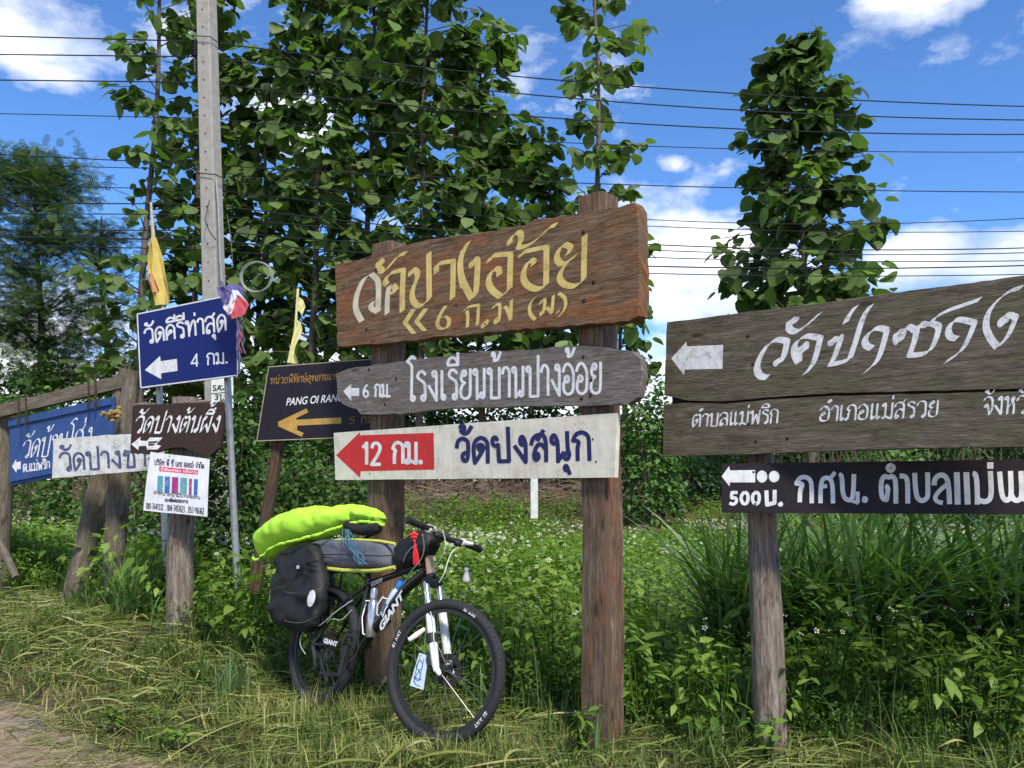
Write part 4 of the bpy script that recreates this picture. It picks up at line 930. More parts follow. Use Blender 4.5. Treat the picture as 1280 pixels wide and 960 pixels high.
def flags():
    d = 7.0; o = empty('flag', P(204, 392, d), 'faded yellow flag drooping on a thin pale pole behind the blue road sign', 'flag')
    mb = MB(); mb.tube([P(207, 480, d), P(203, 380, d), P(192, 300, d), P(188.5, 253, d)], [.014, .013, .018, .010], 8); mb.build('flag_pole', M['stick'], o)
    cloth([(P(187, 298, d - .03), P(194, 296, d - .03)), (P(184, 330, d - .03), P(203, 322, d - .03)), (P(185, 350, d - .03), P(208, 346, d - .03)), (P(190, 368, d - .03), P(212, 362, d - .03)), (P(193, 383, d - .03), P(214, 378, d - .03))], [M['fl_yellow']], ['cloth'], o, 3, .02)
    cloth([(P(185, 342, d - .06), P(190, 341, d - .06)), (P(186, 352, d - .06), P(194, 350, d - .06)), (P(190, 366, d - .06), P(200, 364, d - .06))], [M['fl_pink']], ['printed_emblem'], o, 4, .01)
    d = 6.2; o = empty('flag', P(366, 456, d), 'pale yellow torn flag on a stick above the dark ranger sign', 'flag')
    mb = MB(); mb.tube([P(364, 470, d), P(366, 440, d), P(370, 400, d), P(372.5, 361, d)], .010, 8); mb.build('flag_pole', M['fl_pale'], o)
    cloth([(P(371, 370, d - .02), P(378, 374, d - .02)), (P(371, 378, d - .02), P(382, 384, d - .02)), (P(372, 388, d - .02), P(379, 394, d - .02))], [M['fl_pale']], ['cloth'], o, 5, .012)
    cloth([(P(369, 398, d - .02), P(375, 402, d - .02)), (P(368, 410, d - .02), P(378, 414, d - .02)), (P(361, 440, d - .02), P(368, 438, d - .02)), (P(358, 453, d - .02), P(374, 455, d - .02))], [M['fl_pale']], ['torn_cloth'], o, 6, .015)
    d = 6.14; o = empty('flag', P(298, 470, d), 'crumpled red, white and blue flag tied to the blue sign corner', 'flag')
    mb = MB(); mb.tube([P(276, 352, d), P(283, 362, d - .04), P(300, 372, d - .04)], .008, 6); mb.build('flag_tie', M['ribbon'], o)
    cloth([(P(270, 359, d), P(300, 355, d)), (P(274, 367, d - .03), P(305, 366, d - .03)), (P(277, 381, d - .03), P(309, 374, d - .03))], [M['fl_blue']], ['blue_stripe'], o, 7, .02)
    cloth([(P(287, 364, d - .05), P(296, 362, d - .05)), (P(278, 384, d - .05), P(311, 380, d - .05)), (P(284, 394, d - .05), P(312, 386, d - .05))], [M['fl_white']], ['white_stripe'], o, 8, .02)
    cloth([(P(292, 375, d - .075), P(301, 371, d - .075)), (P(285, 390, d - .075), P(312, 381, d - .075)), (P(289, 400, d - .075), P(309, 392, d - .075))], [M['fl_red']], ['red_stripe'], o, 9, .02)
    r = random.Random(4)
    for k in range(9):
        x = 295 + r.uniform(-3, 10); pts = [P(x + r.uniform(-2, 2), 388 + r.uniform(-6, 4), d - .04)]
        L_ = r.uniform(40, 80)
        for j in range(1, 6): pts.append(P(x + r.uniform(-3, 3) + j * .8, 390 + L_ * j / 5, d - .04 + r.uniform(-.03, .03)))
        mb = MB(); mb.tube(pts, .0045, 5, flat=.4); mb.build('ribbon', M['fl_red'] if k == 4 else M['ribbon'], o)
flags()
def garland():
    c = P(147, 518, 7.0); o = empty('flower_garland', c - Vector((0, 0, .1)), 'dried yellow flower garland tied to the log posts beside the blue wooden sign', 'garland'); r = random.Random(2)
    m = plain('dried_marigold', (.36, .24, .07), .9, 0, .5, 60)
    for k in range(26):
        t = r.random(); q = r.uniform(0, 6.28); p = c + Vector((r.gauss(0, .028), -.05 + r.gauss(0, .02), r.gauss(0, .026)))
        mb = MB(); mb.ell(p, (.022, 0, 0), (0, .018, 0), (0, 0, .018), 7, 5); mb.build('flower', m, o)
garland()
def small_things():
    o = empty('marker_post', P(668, 644, 12.5), 'slim white concrete marker post in the field behind the white board', 'post'); mb = MB()
    a = P(663.5, 648, 12.5); b = P(672.5, 648, 12.5); t = P(663.5, 560, 12.5); mb.box(a, b - a, Vector((0, .1, 0)), Vector((0, 0, t.z - a.z))); mb.build('shaft', M['plate'], o, smooth=False)
    c = P(583, 718, 5.1); o = empty('plastic_bell', P(583, 727, 5.1), 'small white bell-shaped plastic cap hanging over the weeds right of the handlebar', 'ornament')
    k = 5.1 / F; mb = MB(); n = 14; prof = [(0, 8.5), (2.2, 8), (3, 5.8), (2.1, 3.6), (2.6, 2), (4, -3), (5.2, -7), (4.6, -8.5), (0, -8.5)]; V = []
    for (r_, h) in prof:
        for j in range(n): V.append(c + Vector((cos(j * 2 * pi / n) * r_ * k, sin(j * 2 * pi / n) * r_ * k, h * k)))
    mb.add(V, [(i * n + j, (i + 1) * n + j, (i + 1) * n + (j + 1) % n, i * n + (j + 1) % n) for i in range(len(prof) - 1) for j in range(n)]); fixn(mb.build('cap', M['w_clean'], o, angle=60))
    mb = MB(); mb.tube([c + Vector((0, 0, 8 * k)), c + Vector((-.05, .08, .16)), P(548, 690, 4.9)], .0012, 5); mb.build('string', M['cable'], o)
    o = empty('leaning_stick', P(14, 720, 7.2), 'pale cut stick leaning in the weeds at the far left', 'stick'); mb = MB(); mb.tube([P(20, 722, 7.2), P(8, 695, 7.3), P(-12, 660, 7.4)], [.03, .032, .028], 8); mb.build('stick', M['frame_wood'], o)
small_things()

# ------------------------------------------------------------------ bicycle
def sm(pts, it=2):
    pts = [Vector(p) for p in pts]
    for _ in range(it):
        if len(pts) < 3: break
        n = [pts[0]]
        for a, b in zip(pts[:-1], pts[1:]): n += [a.lerp(b, .25), a.lerp(b, .75)]
        pts = n + [pts[-1]]
    return pts
M['frame_black'] = plain('black_frame_paint', (.012, .012, .013), .25, 0, .2, 40, 0); M['tyre'] = plain('tyre_rubber', (.022, .022, .025), .8, 0, .3, 60, .4)
M['rim'] = plain('black_rim', (.02, .02, .022), .4); M['spoke'] = plain('steel_spoke', (.25, .25, .26), .35, .8); M['steel'] = plain('brushed_steel', (.55, .55, .57), .25, .9, .1)
M['fork_white'] = plain('fork_white', (.74, .73, .68), .3, 0, .12, 30, 0); M['tan'] = plain('tan_head_badge', (.50, .34, .22), .5); M['plastic'] = plain('matte_black_plastic', (.016, .016, .018), .6, 0, .3, 60, .3)
M['chain'] = plain('oily_chain', (.06, .055, .05), .45, .7); M['nylon'] = plain('black_nylon', (.008, .008, .009), .68, 0, .35, 14, .8); M['grey_nylon'] = plain('grey_nylon', (.115, .12, .145), .75, 0, .2, 18, .6)
M['lime'] = plain('lime_trim', (.60, .62, .10), .7, 0, .2, 18, .3); M['neon'] = plain('neon_rain_cover', (.44, .82, .05), .8, 0, .15, 26, .7); M['red_cord'] = plain('red_cord', (.72, .02, .03), .6, 0, .3, 60, .5)
M['blue_cord'] = plain('blue_cord', (.06, .17, .25), .8); M['clear'] = plain('clear_plastic', (.55, .68, .80), .12, 0, .1, 20, .3); M['cap_blue'] = plain('blue_cap', (.04, .28, .68), .4); M['bluelabel'] = plain('bottle_label', (.03, .10, .30), .4)
M['card'] = plain('plastic_card', (.55, .68, .80), .35, 0, .1, 20, 0); M['cable_white'] = plain('white_housing', (.62, .68, .60), .5); M['saddle'] = plain('saddle_cover', (.010, .010, .011), .9, 0, .3, 30, .5)

BP = Plane(405, 4.93, 555, 4.15); LEAN = .20
BP.o = P(480, 905, 4.5); BP.o.z = 0
BP.n = (BP.n + Vector((0, 0, LEAN))).normalized(); BP.v = BP.u.cross(BP.n); BP.v = -BP.v if BP.v.z < 0 else BP.v
B = BP.at
bike = empty('bicycle', BP.o, 'loaded black mountain bike with white suspension fork leaning back toward the left square post', 'bicycle')
RW = .345
def wheel(c, h, up, ax, name_label, group):
    w = empty('wheel', c); w.parent = bike; w.location = c - bike.location; bpy.context.view_layer.update()
    mb = MB(); mb.ring(c, h, up, ax, RW - .026, .026, 72, 12, .027); t = mb.build('tyre', M['tyre'], w, angle=180)
    mb = MB()
    for i in range(76):
        a = 2 * pi * i / 76; rad = h * cos(a) + up * sin(a); tg = -h * sin(a) + up * cos(a)
        for q in (-.016, 0, .016):
            b = a + (.5 if q == 0 else 0) * 2 * pi / 76; rad = h * cos(b) + up * sin(b); tg = -h * sin(b) + up * cos(b)
            hgt = (RW - .004 if q == 0 else RW - .010); o = c + rad * (hgt - .003) + ax * (q - .005) - tg * .006; mb.box(o, tg * .012, ax * .010, rad * .007)
    mb.build('tread', M['tyre'], w, smooth=False, kind='stuff')
    mb = MB(); mb.disc(c, h, up, ax, RW - .066, RW - .046, .022, 56); mb.build('rim', M['rim'], w, angle=40)
    mb = MB(); mb.tube([c - ax * .055, c - ax * .03, c - ax * .028, c + ax * .028, c + ax * .03, c + ax * .055], [.008, .010, .022, .022, .010, .008], 12); mb.build('hub', M['plastic'], w)
    base = None
    for i in range(24):
        a = 2 * pi * i / 24; s = 1 if i % 2 else -1; b = a + (.45 if (i // 2) % 2 else -.45)
        mb = MB(); mb.tube([c + ax * .026 * s + (h * cos(b) + up * sin(b)) * .02, c + (h * cos(a) + up * sin(a)) * (RW - .062)], .0013, 4, cap=False); mb.build('spoke', M['spoke'], w)
    mb = MB(); mb.disc(c - ax * .040, h, up, ax, .05, .080, .003, 36); mb.disc(c - ax * .040, h, up, ax, .015, .028, .003, 20)
    for i in range(6):
        a = i * pi / 3; mb.box(c - ax * .0415 + (h * cos(a) + up * sin(a)) * .024, (h * cos(a + .7) + up * sin(a + .7)) * .006, ax * .002, (h * cos(a + .3) + up * sin(a + .3)) * .032)
    mb.build('brake_disc', M['chain'], w, angle=30)
    return w
RC = B(404, 806); bu, bn, bv = BP.u, BP.n, BP.v
if bu.x < 0: bu = -bu
wheel(RC, bu, bv, bn, '', '')
hf = Vector((.88, -.47, 0)).normalized(); wf = Vector((.47, .88, 0)).normalized()
fup = (Vector((0, 0, 1)) + wf * .17).normalized(); fax = (wf - fup * wf.dot(fup)).normalized(); FC = P(555, 838, 4.22)
WF = wheel(FC, hf, fup, -fax, '', '')
# frame
HB, HT = B(539, 718), B(535.5, 692); ST, BB = B(461, 728), B(446, 808)
fr = MB()
fr.tube([B(459, 731), B(495, 718), B(532, 704)], [.019, .018, .021], 12)
fr.tube([B(451, 812), B(470, 783), B(505, 738), B(533, 714)], [.026, .028, .028, .027], 14)
fr.tube([BB, B(455, 760), ST + bv * .02], [.022, .018, .017], 12)
fr.tube([BB - bn * .04, BB + bn * .04], .026, 14)
for s in (1, -1):
    off = bn * s
    fr.tube([BB + off * .03, B(432, 808) + off * .05, RC + off * .065], [.014, .012, .010], 8)
    fr.tube([ST + off * .02 - bv * .03, B(440, 752) + off * .05, RC + off * .065], [.010, .009, .008], 8)
    fr.box(RC + off * .06 - bu * .02 - bv * .02, bu * .04, off * .008, bv * .04)
fr.build('frame', M['frame_black'], bike)
mb = MB(); mb.tube([HB, HT], [.025, .023], 14); mb.build('head_tube', M['tan'], bike)
mb = MB(); mb.tube([HB - (HT - HB).normalized() * .004, HB - (HT - HB).normalized() * .022], .027, 14); mb.tube([HT, HT + (HT - HB).normalized() * .03], .021, 14); mb.build('headset', M['plastic'], bike)
def on_tube(s, a, b, off, size, name, sq=1, bold=.002, shear=0, mat='w_clean', par=None):
    p, q = B(*a, off), B(*b, off); u = (q - p).normalized(); v = bn.cross(u); v = v if v.z > 0 else -v
    return latin(s, p, u, v, size, M[mat], par or bike, name=name, bold=bold, squash=sq, shear=shear)
on_tube('GIANT', (476, 790), (511, 736), .029, .060, 'down_tube_lettering', 1.38, .003, .2)
on_tube('ATX777', (464, 733), (484, 724), .020, .030, 'top_tube_lettering', 1.0, .0015)
on_tube('GIANT', (404, 803), (430, 811), .078, .036, 'chainstay_lettering', 1.3, .002)
# seatpost and saddle
mb = MB(); mb.tube([ST, B(459, 690), B(458, 672)], .0145, 12); mb.build('seat_post', M['chain'], bike)
mb = MB(); sc_ = B(456, 661, .02)
V = []; n = 20; m = 14
for i in range(n + 1):
    t = i / n; x = (t - .5) * .31; wdt = .080 * (1 - t) ** .7 + .020 * (t + .15); wdt *= (1 - max(0, (t - .93) / .07) * .5); wdt *= min(1, .5 + t * 7); th = .034 * min(1, .45 + t * 6) * (1 if t < .9 else 1 - (t - .9) * 4)
    for j in range(m): a = 2 * pi * j / m; V.append(sc_ + bu * x + bn * cos(a) * wdt + bv * (sin(a) * th + .014 * cos(t * 6)))
mb.add(V, [(i * m + j, i * m + (j + 1) % m, (i + 1) * m + (j + 1) % m, (i + 1) * m + j) for i in range(n) for j in range(m)] + [tuple(range(m)), tuple(n * m + j for j in range(m))]); fixn(mb.build('saddle', M['saddle'], bike, angle=60))
mb = MB()
for s in (1, -1): mb.tube([sc_ + bu * .09 - bv * .015, sc_ + bu * .04 + bn * s * .02 - bv * .045, sc_ - bu * .05 + bn * s * .02 - bv * .045, sc_ - bu * .1 + bn * s * .03 - bv * .01], .0035, 6)
mb.build('saddle_rail', M['steel'], bike)
# cranks, chain, rear mech
mb = MB(); cc = BB + bn * .05
for R in (.085, .066): 
    mb.disc(cc + bn * (.0 if R > .07 else .008), bu, bv, bn, R - .010, R, .003, 44)
for i in range(44): a = 2 * pi * i / 44; rd = bu * cos(a) + bv * sin(a); tg = -bu * sin(a) + bv * cos(a); mb.box(cc + rd * .084 - tg * .003 - bn * .0015, tg * .006, bn * .003, rd * .006)
for i in range(4): a = i * pi / 2 + .4; rd = bu * cos(a) + bv * sin(a); mb.box(cc + rd * .012 - bn * .002, (-bu * sin(a) + bv * cos(a)) * .014, bn * .006, rd * .066)
mb.build('chainring', M['chain'], bike, angle=30)
pe = B(424, 843, .075); pe2 = BB * 2 - pe
for s, e in ((1, pe), (-1, BB - bn * .075 - (pe - BB - bn * .075))):
    a0 = BB + bn * .072 * s; mb = MB(); mb.tube([a0, a0.lerp(e, .5), e], [.016, .012, .013], 10, flat=.6); mb.build('crank_arm', M['plastic'], bike)
    pd = MB(); c = e + bn * s * .055
    for k in (-.028, 0, .028): pd.box(c - bn * .045 + bu * (k - .005) - bv * .008, bu * .010, bn * .09, bv * .016)
    pd.box(c - bn * .045 - bu * .04 - bv * .007, bu * .08, bn * .008, bv * .014); pd.box(c + bn * .037 - bu * .04 - bv * .007, bu * .08, bn * .008, bv * .014); pd.build('pedal', M['plastic'], bike, smooth=False)
mb = MB(); mb.tube([BB + bn * .052 + bv * .08, RC + bn * .052 + bv * .042], .004, 5); mb.tube([BB + bn * .052 - bv * .08, RC + bn * .052 - bv * .10 + bu * .03], .004, 5); mb.build('chain', M['chain'], bike)
mb = MB()
for i, R in enumerate((.045, .038, .032, .026)): mb.disc(RC + bn * (.036 + i * .006), bu, bv, bn, .012, R, .002, 28)
mb.build('cassette', M['chain'], bike)
mb = MB(); mb.tube([RC + bn * .07 - bv * .02, RC + bn * .06 - bv * .06 + bu * .02, RC + bn * .055 - bv * .12 + bu * .035], [.010, .014, .007], 8)
mb.disc(RC + bn * .052 - bv * .065 + bu * .025, bu, bv, bn, .004, .020, .006, 14); mb.disc(RC + bn * .052 - bv * .12 + bu * .037, bu, bv, bn, .004, .020, .006, 14); mb.build('rear_derailleur', M['plastic'], bike)
mb = MB(); mb.tube(sm([B(441, 750, .03), B(420, 764, .08), B(396, 786, .09), B(377, 789, .10), B(374, 806, .10), B(382, 818, .08)]), .0020, 6); mb.build('rear_cable', M['cable_white'], bike)
mb = MB(); mb.tube(sm([B(440, 762, .03), B(426, 777, .06), B(416, 772, .07), B(408, 779, .07)]), .0018, 6); mb.build('rear_cable', M['cable_white'], bike)
# luggage rack
mb = MB()
for s in (1, -1):
    o = bn * s * .065; mb.tube([RC + o * 1.1, B(392, 752) + o, B(384, 716) + o], .006, 8); mb.tube([RC + o * 1.1, B(412, 752) + o, B(416, 716) + o], .006, 8)
    mb.tube([B(380, 715) + o, B(415, 714) + o, B(452, 712) + o, B(459, 724) + o * .3], .006, 8)
for k in range(4): mb.tube([B(384 + k * 18, 715) + bn * .065, B(384 + k * 18, 715) - bn * .065], .005, 6)
mb.build('luggage_rack', M['plastic'], bike)
mb = MB(); mb.tube([RC + bn * .03 - bv * .02, B(412, 868, .11), B(415, 878, .13)], .007, 8); mb.build('kickstand', M['plastic'], bike)
# fork
crown = HB - (HT - HB).normalized() * .045
fk = empty('fork', crown); fk.parent = bike; fk.location = crown - bike.location; bpy.context.view_layer.update()
legs = []
for s, name in ((-1, 'near'), (1, 'far')):
    top = crown + fax * s * .062; bot = FC + fax * s * .062 - hf * .005 - fup * .005
    d = (bot - top); 
    mb = MB(); mb.tube([top + d * -.02, top + d * .45], .0165, 14); mb.build('stanchion', M['steel'], fk)
    mb = MB(); mb.tube([top + d * .30, top + d * .32, top + d * .36, top + d * .75, top + d * .93, top + d], [.021, .025, .0235, .0215, .019, .013], 14)
    mb.tube([top + d * .95, top + d * 1.0 + hf * .012, top + d * 1.03 + hf * .02], [.014, .014, .009], 8); mb.build('lower_leg', M['fork_white'], fk)
    legs.append((top, d))
mb = MB(); mb.tube([crown - fax * .078, crown - fax * .06, crown, crown + fax * .06, crown + fax * .078], [.02, .026, .028, .026, .02], 12); mb.build('fork_crown', M['plastic'], fk)
t0, d0 = legs[0]; t1, d1 = legs[1]; mb = MB(); A0 = t0 + d0 * .31; A1 = t1 + d1 * .31; mid = (A0 + A1) / 2 + hf * .045 - d0.normalized() * .035
mb.tube([A0, A0.lerp(mid, .5) + hf * .012 - d0.normalized() * .012, mid, A1.lerp(mid, .5) + hf * .012 - d0.normalized() * .012, A1], [.017, .013, .012, .013, .017], 8); mb.build('fork_arch', M['fork_white'], fk)
mb = MB(); mb.tube([t0 + d0 * .60 - fax * .004, t0 + d0 * .70 - fax * .004], .0245, 14); mb.build('leg_band', M['plastic'], fk)
mb = MB(); mb.tube([t0 + d0 * .80 - hf * .03, t0 + d0 * .88 - hf * .035, t0 + d0 * .95 - hf * .03], [.012, .016, .011], 8); mb.build('brake_caliper', M['plastic'], fk)
mb = MB(); mb.tube([t0 + d0 * .12 - fax * .02, t0 + d0 * .45 - fax * .03 + hf * .035, t0 + d0 * .64 - fax * .03 + hf * .028, t0 + d0 * .85 - fax * .01 + hf * .02], .0025, 6); mb.build('brake_hose', M['cable_white'], fk)
# white reflector strip and card on the front wheel's spokes
mb = MB(); mb.tube([P(511, 800, 4.30), P(520, 794, 4.30), P(531, 786, 4.32)], [.010, .014, .010], 10, flat=.5); mb.build('spoke_reflector', M['fork_white'], WF)
def tyre_text(s, a0, size, sgn=1):
    """arc of lettering on the near sidewall"""
    n = len(s)
    for i, ch in enumerate(s):
        a = a0 - i * size * .98 / (RW - .03); rd = hf * cos(a) + fup * sin(a); tg = (hf * sin(a) - fup * cos(a)); o = FC - fax * .0265 + rd * (RW - .035); latin(ch, o, tg, rd, size, M['w_clean'], WF, name='sidewall_letter', bold=.0012)
tyre_text('GIANT', radians(72), .017); tyre_text('GIANT', radians(165), .020); tyre_text('GIANT', radians(-30), .02)
# cockpit
NE, FE = P(510, 650, 4.02), P(600, 687, 4.56); bdir = (NE - FE).normalized(); bc = NE.lerp(FE, .5); stem_top = HT + (HT - HB).normalized() * .05
mb = MB(); mb.tube([stem_top - (HT - HB).normalized() * .03, stem_top, stem_top.lerp(bc, .6), bc], [.022, .022, .019, .021], 12); mb.build('stem', M['plastic'], bike)
hv = Vector((0, 0, 1)); hw = hf
mb = MB(); mb.tube([NE + bdir * .01, NE.lerp(FE, .30), NE.lerp(FE, .42) - hv * .012, NE.lerp(FE, .58) - hv * .012, NE.lerp(FE, .70), FE - bdir * .01], .0135, 12); mb.build('handlebar', M['plastic'], bike)
for a, b in ((NE, NE.lerp(FE, .20)), (FE, FE.lerp(NE, .20))):
    mb = MB(); n = 12; pts = [a.lerp(b, i / n) for i in range(n + 1)]; mb.tube(pts, [.019 if i in (0, 1, n) else .0165 + .0012 * (i % 2) for i in range(n + 1)], 12); mb.build('grip', M['plastic'], bike)
for k, (e, s) in enumerate(((NE, 1), (FE, -1))):
    c = e.lerp(FE if s == 1 else NE, .27); mb = MB(); mb.tube([c - bdir * .012, c + bdir * .012], .021, 12); mb.tube([c + hw * .012, c + hw * .035 - hv * .004, c + hw * .045 + bdir * s * .03], [.011, .012, .009], 8); mb.build('brake_lever_body', M['fork_white'], bike)
    mb = MB(); mb.tube([c + hw * .042 + bdir * s * .02, c + hw * .055 + bdir * s * .06 - hv * .004, c + hw * .05 + bdir * s * .12 - hv * .008], [.007, .006, .005], 8, flat=.7); mb.build('brake_lever', M['plastic'], bike)
    c = e.lerp(FE if s == 1 else NE, .36); mb = MB(); mb.ell(c - hv * .02 + hw * .01, bdir * .026, hw * .02, hv * .018, 12, 8); mb.build('shifter', M['plastic'], bike)
for pts in ([P(553, 662, 4.2), P(557, 676, 4.2), P(556, 690, 4.2), P(549, 702, 4.25), P(541, 712, 4.3)], [P(574, 683, 4.36), P(566, 688, 4.3), P(560, 700, 4.25), P(556, 716, 4.2), P(549, 728, 4.22)], [P(528, 668, 4.1), P(531, 684, 4.15), P(527, 700, 4.2), P(515, 712, 4.3), P(504, 730, 4.4)]):
    mb = MB(); mb.tube(sm(pts), .0026, 6); mb.build('cable', M['cable_white'], bike)
# bottle cages
for a, b in (((465, 752), (463, 792)), ((486, 748), (480, 770))):
    mb = MB(); p, q = B(*a, .0), B(*b, .0); ax_ = (q - p).normalized(); sd = bn.cross(ax_)
    for s in (1, -1): mb.tube([p + sd * .042 * s + bn * .01, p.lerp(q, .5) + sd * .040 * s + bn * .034, q + sd * .03 * s + bn * .03, q + ax_ * .02], .0035, 6)
    mb.tube([p + sd * .042 + bn * .01, p + bn * .045, p - sd * .042 + bn * .01], .0035, 6); mb.build('bottle_cage', M['fork_white'], bike)

def lathe(p, q, prof, name, mat, parent, seg=18, **t):
    """prof: (fraction along p->q, radius)"""
    p, q = Vector(p), Vector(q); mb = MB(); mb.tube([p.lerp(q, f) for f, r in prof], [r for f, r in prof], seg); return mb.build(name, mat, parent, angle=45, **t)
fl = empty('flask', B(464, 797), 'brushed steel flask standing in the cage on the seat tube', 'flask')
lathe(B(463.5, 797, .012), B(468, 736, .012), [(0, .028), (.01, .030), (.66, .030), (.74, .024), (.78, .018)], 'flask_body', M['steel'], fl); lathe(B(467, 749, .012), B(468, 735.5, .012), [(0, .019), (.1, .0205), (.9, .0205), (1, .018)], 'flask_cap', M['steel'], fl)
mb = MB(); mb.tube([B(464.3, 768, .012), B(464.8, 762, .012)], .0312, 18); mb.build('cage_band', M['plastic'], fl)
bt = empty('water_bottle', B(482, 770), 'clear plastic water bottle with bright blue cap in the down tube cage', 'bottle')
lathe(B(480.5, 770, .0), B(503, 726, .0), [(0, .024), (.04, .030), (.10, .027), (.14, .030), (.62, .030), (.70, .026), (.80, .014)], 'bottle_body', M['clear'], bt); lathe(B(498.2, 735.5), B(503, 726), [(0, .020), (.1, .0215), (.9, .0215), (1, .018)], 'bottle_cap', M['cap_blue'], bt)
lathe(B(483, 765), B(488, 755.5), [(0, .0307), (1, .0307)], 'bottle_label', M['bluelabel'], bt)

# ---- luggage
def puff(pl, poly, D0, D1, off, name, mat, parent, p=2.6, rings=9, wr=.008, fr=9, seed=0, step=5, centre=None, **t):
    """padded shape with the given outline: bulges D0 to the front and D1 to the back"""
    pts = dens(poly, step); n = len(pts); cx = sum(a for a, b in pts) / n; cy = sum(b for a, b in pts) / n
    if centre: cx, cy = centre
    V = []; Fc = []
    def ring(s, d):
        for x, y in pts: V.append(pl.at(cx + (x - cx) * s, cy + (y - cy) * s, off) + pl.n * d)
    K = [sin(pi / 2 * j / rings) for j in range(rings, -1, -1)]
    seqs = [(s, D0 * (1 - s ** p) ** (1 / p)) for s in K[::-1] if s > 0.0] + [(s, -D1 * (1 - s ** p) ** (1 / p)) for s in K[1:] if s > 0.0]
    for s, d in seqs: ring(s, d)
    R = len(seqs)
    for i in range(R - 1):
        for k in range(n): Fc.append((i * n + k, i * n + (k + 1) % n, (i + 1) * n + (k + 1) % n, (i + 1) * n + k))
    Fc.append(tuple(range(n))); Fc.append(tuple((R - 1) * n + k for k in range(n)))
    V2 = []
    for v in V:
        q = Vector((v.x * fr * .7, v.y * fr * .7, v.z * fr * 1.8)) + Vector((seed, seed * 2, 0)); w = mnoise.noise(q) + .5 * abs(mnoise.noise(q * 2.3)) * 2 - .4; V2.append(v + pl.n * w * wr + Vector((0, 0, 1)) * mnoise.noise(q * 1.7) * wr * .4)
    mb = MB(); mb.add(V2, Fc, [pl.uv(v) for v in V2]); o = mb.build(name, mat, parent, angle=180, **t); fixn(o); return o
pn = empty('pannier', B(378, 788, .12), 'black waterproof pannier bag with a white oval reflector hanging at the rear wheel', 'pannier')
poly = [(350, 690), (362, 684), (380, 679), (396, 678), (402, 690), (406, 708), (409, 728), (408, 748), (402, 768), (396, 783), (388, 788), (372, 790), (357, 786), (340, 778), (335, 768), (337, 748), (341, 722)]
pol2 = [(373 + (x - 372) * .90, y) for x, y in poly]
puff(BP, pol2, .07, .06, .12, 'bag_body', M['nylon'], pn, 3.0, 12, .026, 7, 2, 3)
mb = MB(); mb.tube([B(342, 722, .10), B(338, 740, .10), B(336, 758, .10), B(337, 772, .10), B(340, 778, .10)], .004, 6); mb.build('piping', M['lime'], pn)
mb = MB(); c = B(389, 748, .198); mb.ell(c, bu * .041 + bv * .008, bv * .048 - bu * .004, bn * .004, 20, 6); mb.build('oval_reflector', M['w_clean'], pn)
mb = MB(); mb.tube([B(359, 702, .17), B(374, 705, .197), B(398, 701, .18)], .006, 6, flat=.5); mb.tube([B(384, 682, .17), B(383, 700, .197), B(382, 724, .2)], .010, 6, flat=.3); mb.build('closing_strap', M['plastic'], pn)
for x, y in ((383, 716), (374, 709)):
    c = B(x, y, .20); mb = MB(); mb.box(c - bu * .014 - bv * .010, bu * .028, bv * .020, bn * .010); mb.build('buckle', M['steel'] if x == 374 else M['plastic'], pn, smooth=False)
mb = MB(); mb.tube(sm([B(346, 735, .165), B(358, 741, .185), B(376, 742, .192), B(396, 738, .18), B(404, 732, .16)]), .0022, 5); mb.tube(sm([B(344, 770, .16), B(360, 778, .175), B(380, 779, .175), B(396, 770, .165)]), .0022, 5); mb.build('seam', M['grey_nylon'], pn)
p2_ = empty('pannier', B(372, 788, -.12), 'second black pannier on the far side of the rear wheel, mostly hidden', 'pannier')
puff(BP, [(x + 6, y + 2) for x, y in poly], .07, .07, -.14, 'bag_body', M['nylon'], p2_, 3.0, 6, .012, 8, 5, 9)
gb = empty('tent_bag', B(445, 716), 'long grey bag with yellow-green edges lying on the luggage rack under the saddle', 'bag')
poly = [(396, 680), (405, 677), (425, 675), (450, 676), (475, 677), (495, 681), (497, 695), (496, 708), (488, 712), (460, 713), (430, 712), (408, 711), (400, 702)]
puff(BP, poly, .10, .10, .0, 'bag_body', M['grey_nylon'], gb, 4, 10, .010, 7, 9, 4)
mb = MB(); mb.tube([B(402, 678.5, .07), B(425, 674.5, .075), B(450, 675, .075), B(475, 676.5, .075), B(494, 680, .06)], .009, 8); mb.tube([B(403, 706, .06), B(412, 711, .075), B(430, 713, .075), B(455, 713.5, .07), B(475, 713, .07), B(494, 709, .06)], .012, 8); mb.build('trim', M['lime'], gb)
mb = MB(); mb.tube([B(398, 693, .106), B(425, 693, .116), B(450, 694, .116), B(475, 695, .114), B(496, 694, .09)], .003, 6); mb.build('zip', M['plastic'], gb)
cr = empty('bungee_cord', B(440, 705, .1), 'blue-green cord tied over the grey bag to the seat post', 'cord')
r = random.Random(5)
for k in range(7):
    x0 = 430 + r.uniform(-3, 6); mb = MB(); mb.tube([B(x0, 661, .08), B(x0 + r.uniform(0, 10), 678, .125), B(438 + r.uniform(-3, 22), 690 + r.uniform(-4, 8), .13), B(437 + r.uniform(0, 24), 706, .125)], .0032, 5); mb.build('cord_strand', M['blue_cord'], cr)
cv = empty('rain_cover', B(400, 690), 'crumpled neon yellow-green rain cover over the load behind the saddle', 'rain cover')
mb = MB(); spine = [(331, 692, 3), (334, 689, 13), (342, 681, 21), (357, 669, 24), (370, 662, 24), (386, 656, 22.5), (402, 653, 20.5), (418, 651, 17), (432, 646, 14), (446, 643, 11.5), (460, 643, 11), (471, 646, 9), (478, 651, 4.5)]
pts = [B(x, y, .06 - .12 * max(0, min(1, (x - 385) / 60))) for x, y, r_ in spine]
dp = []
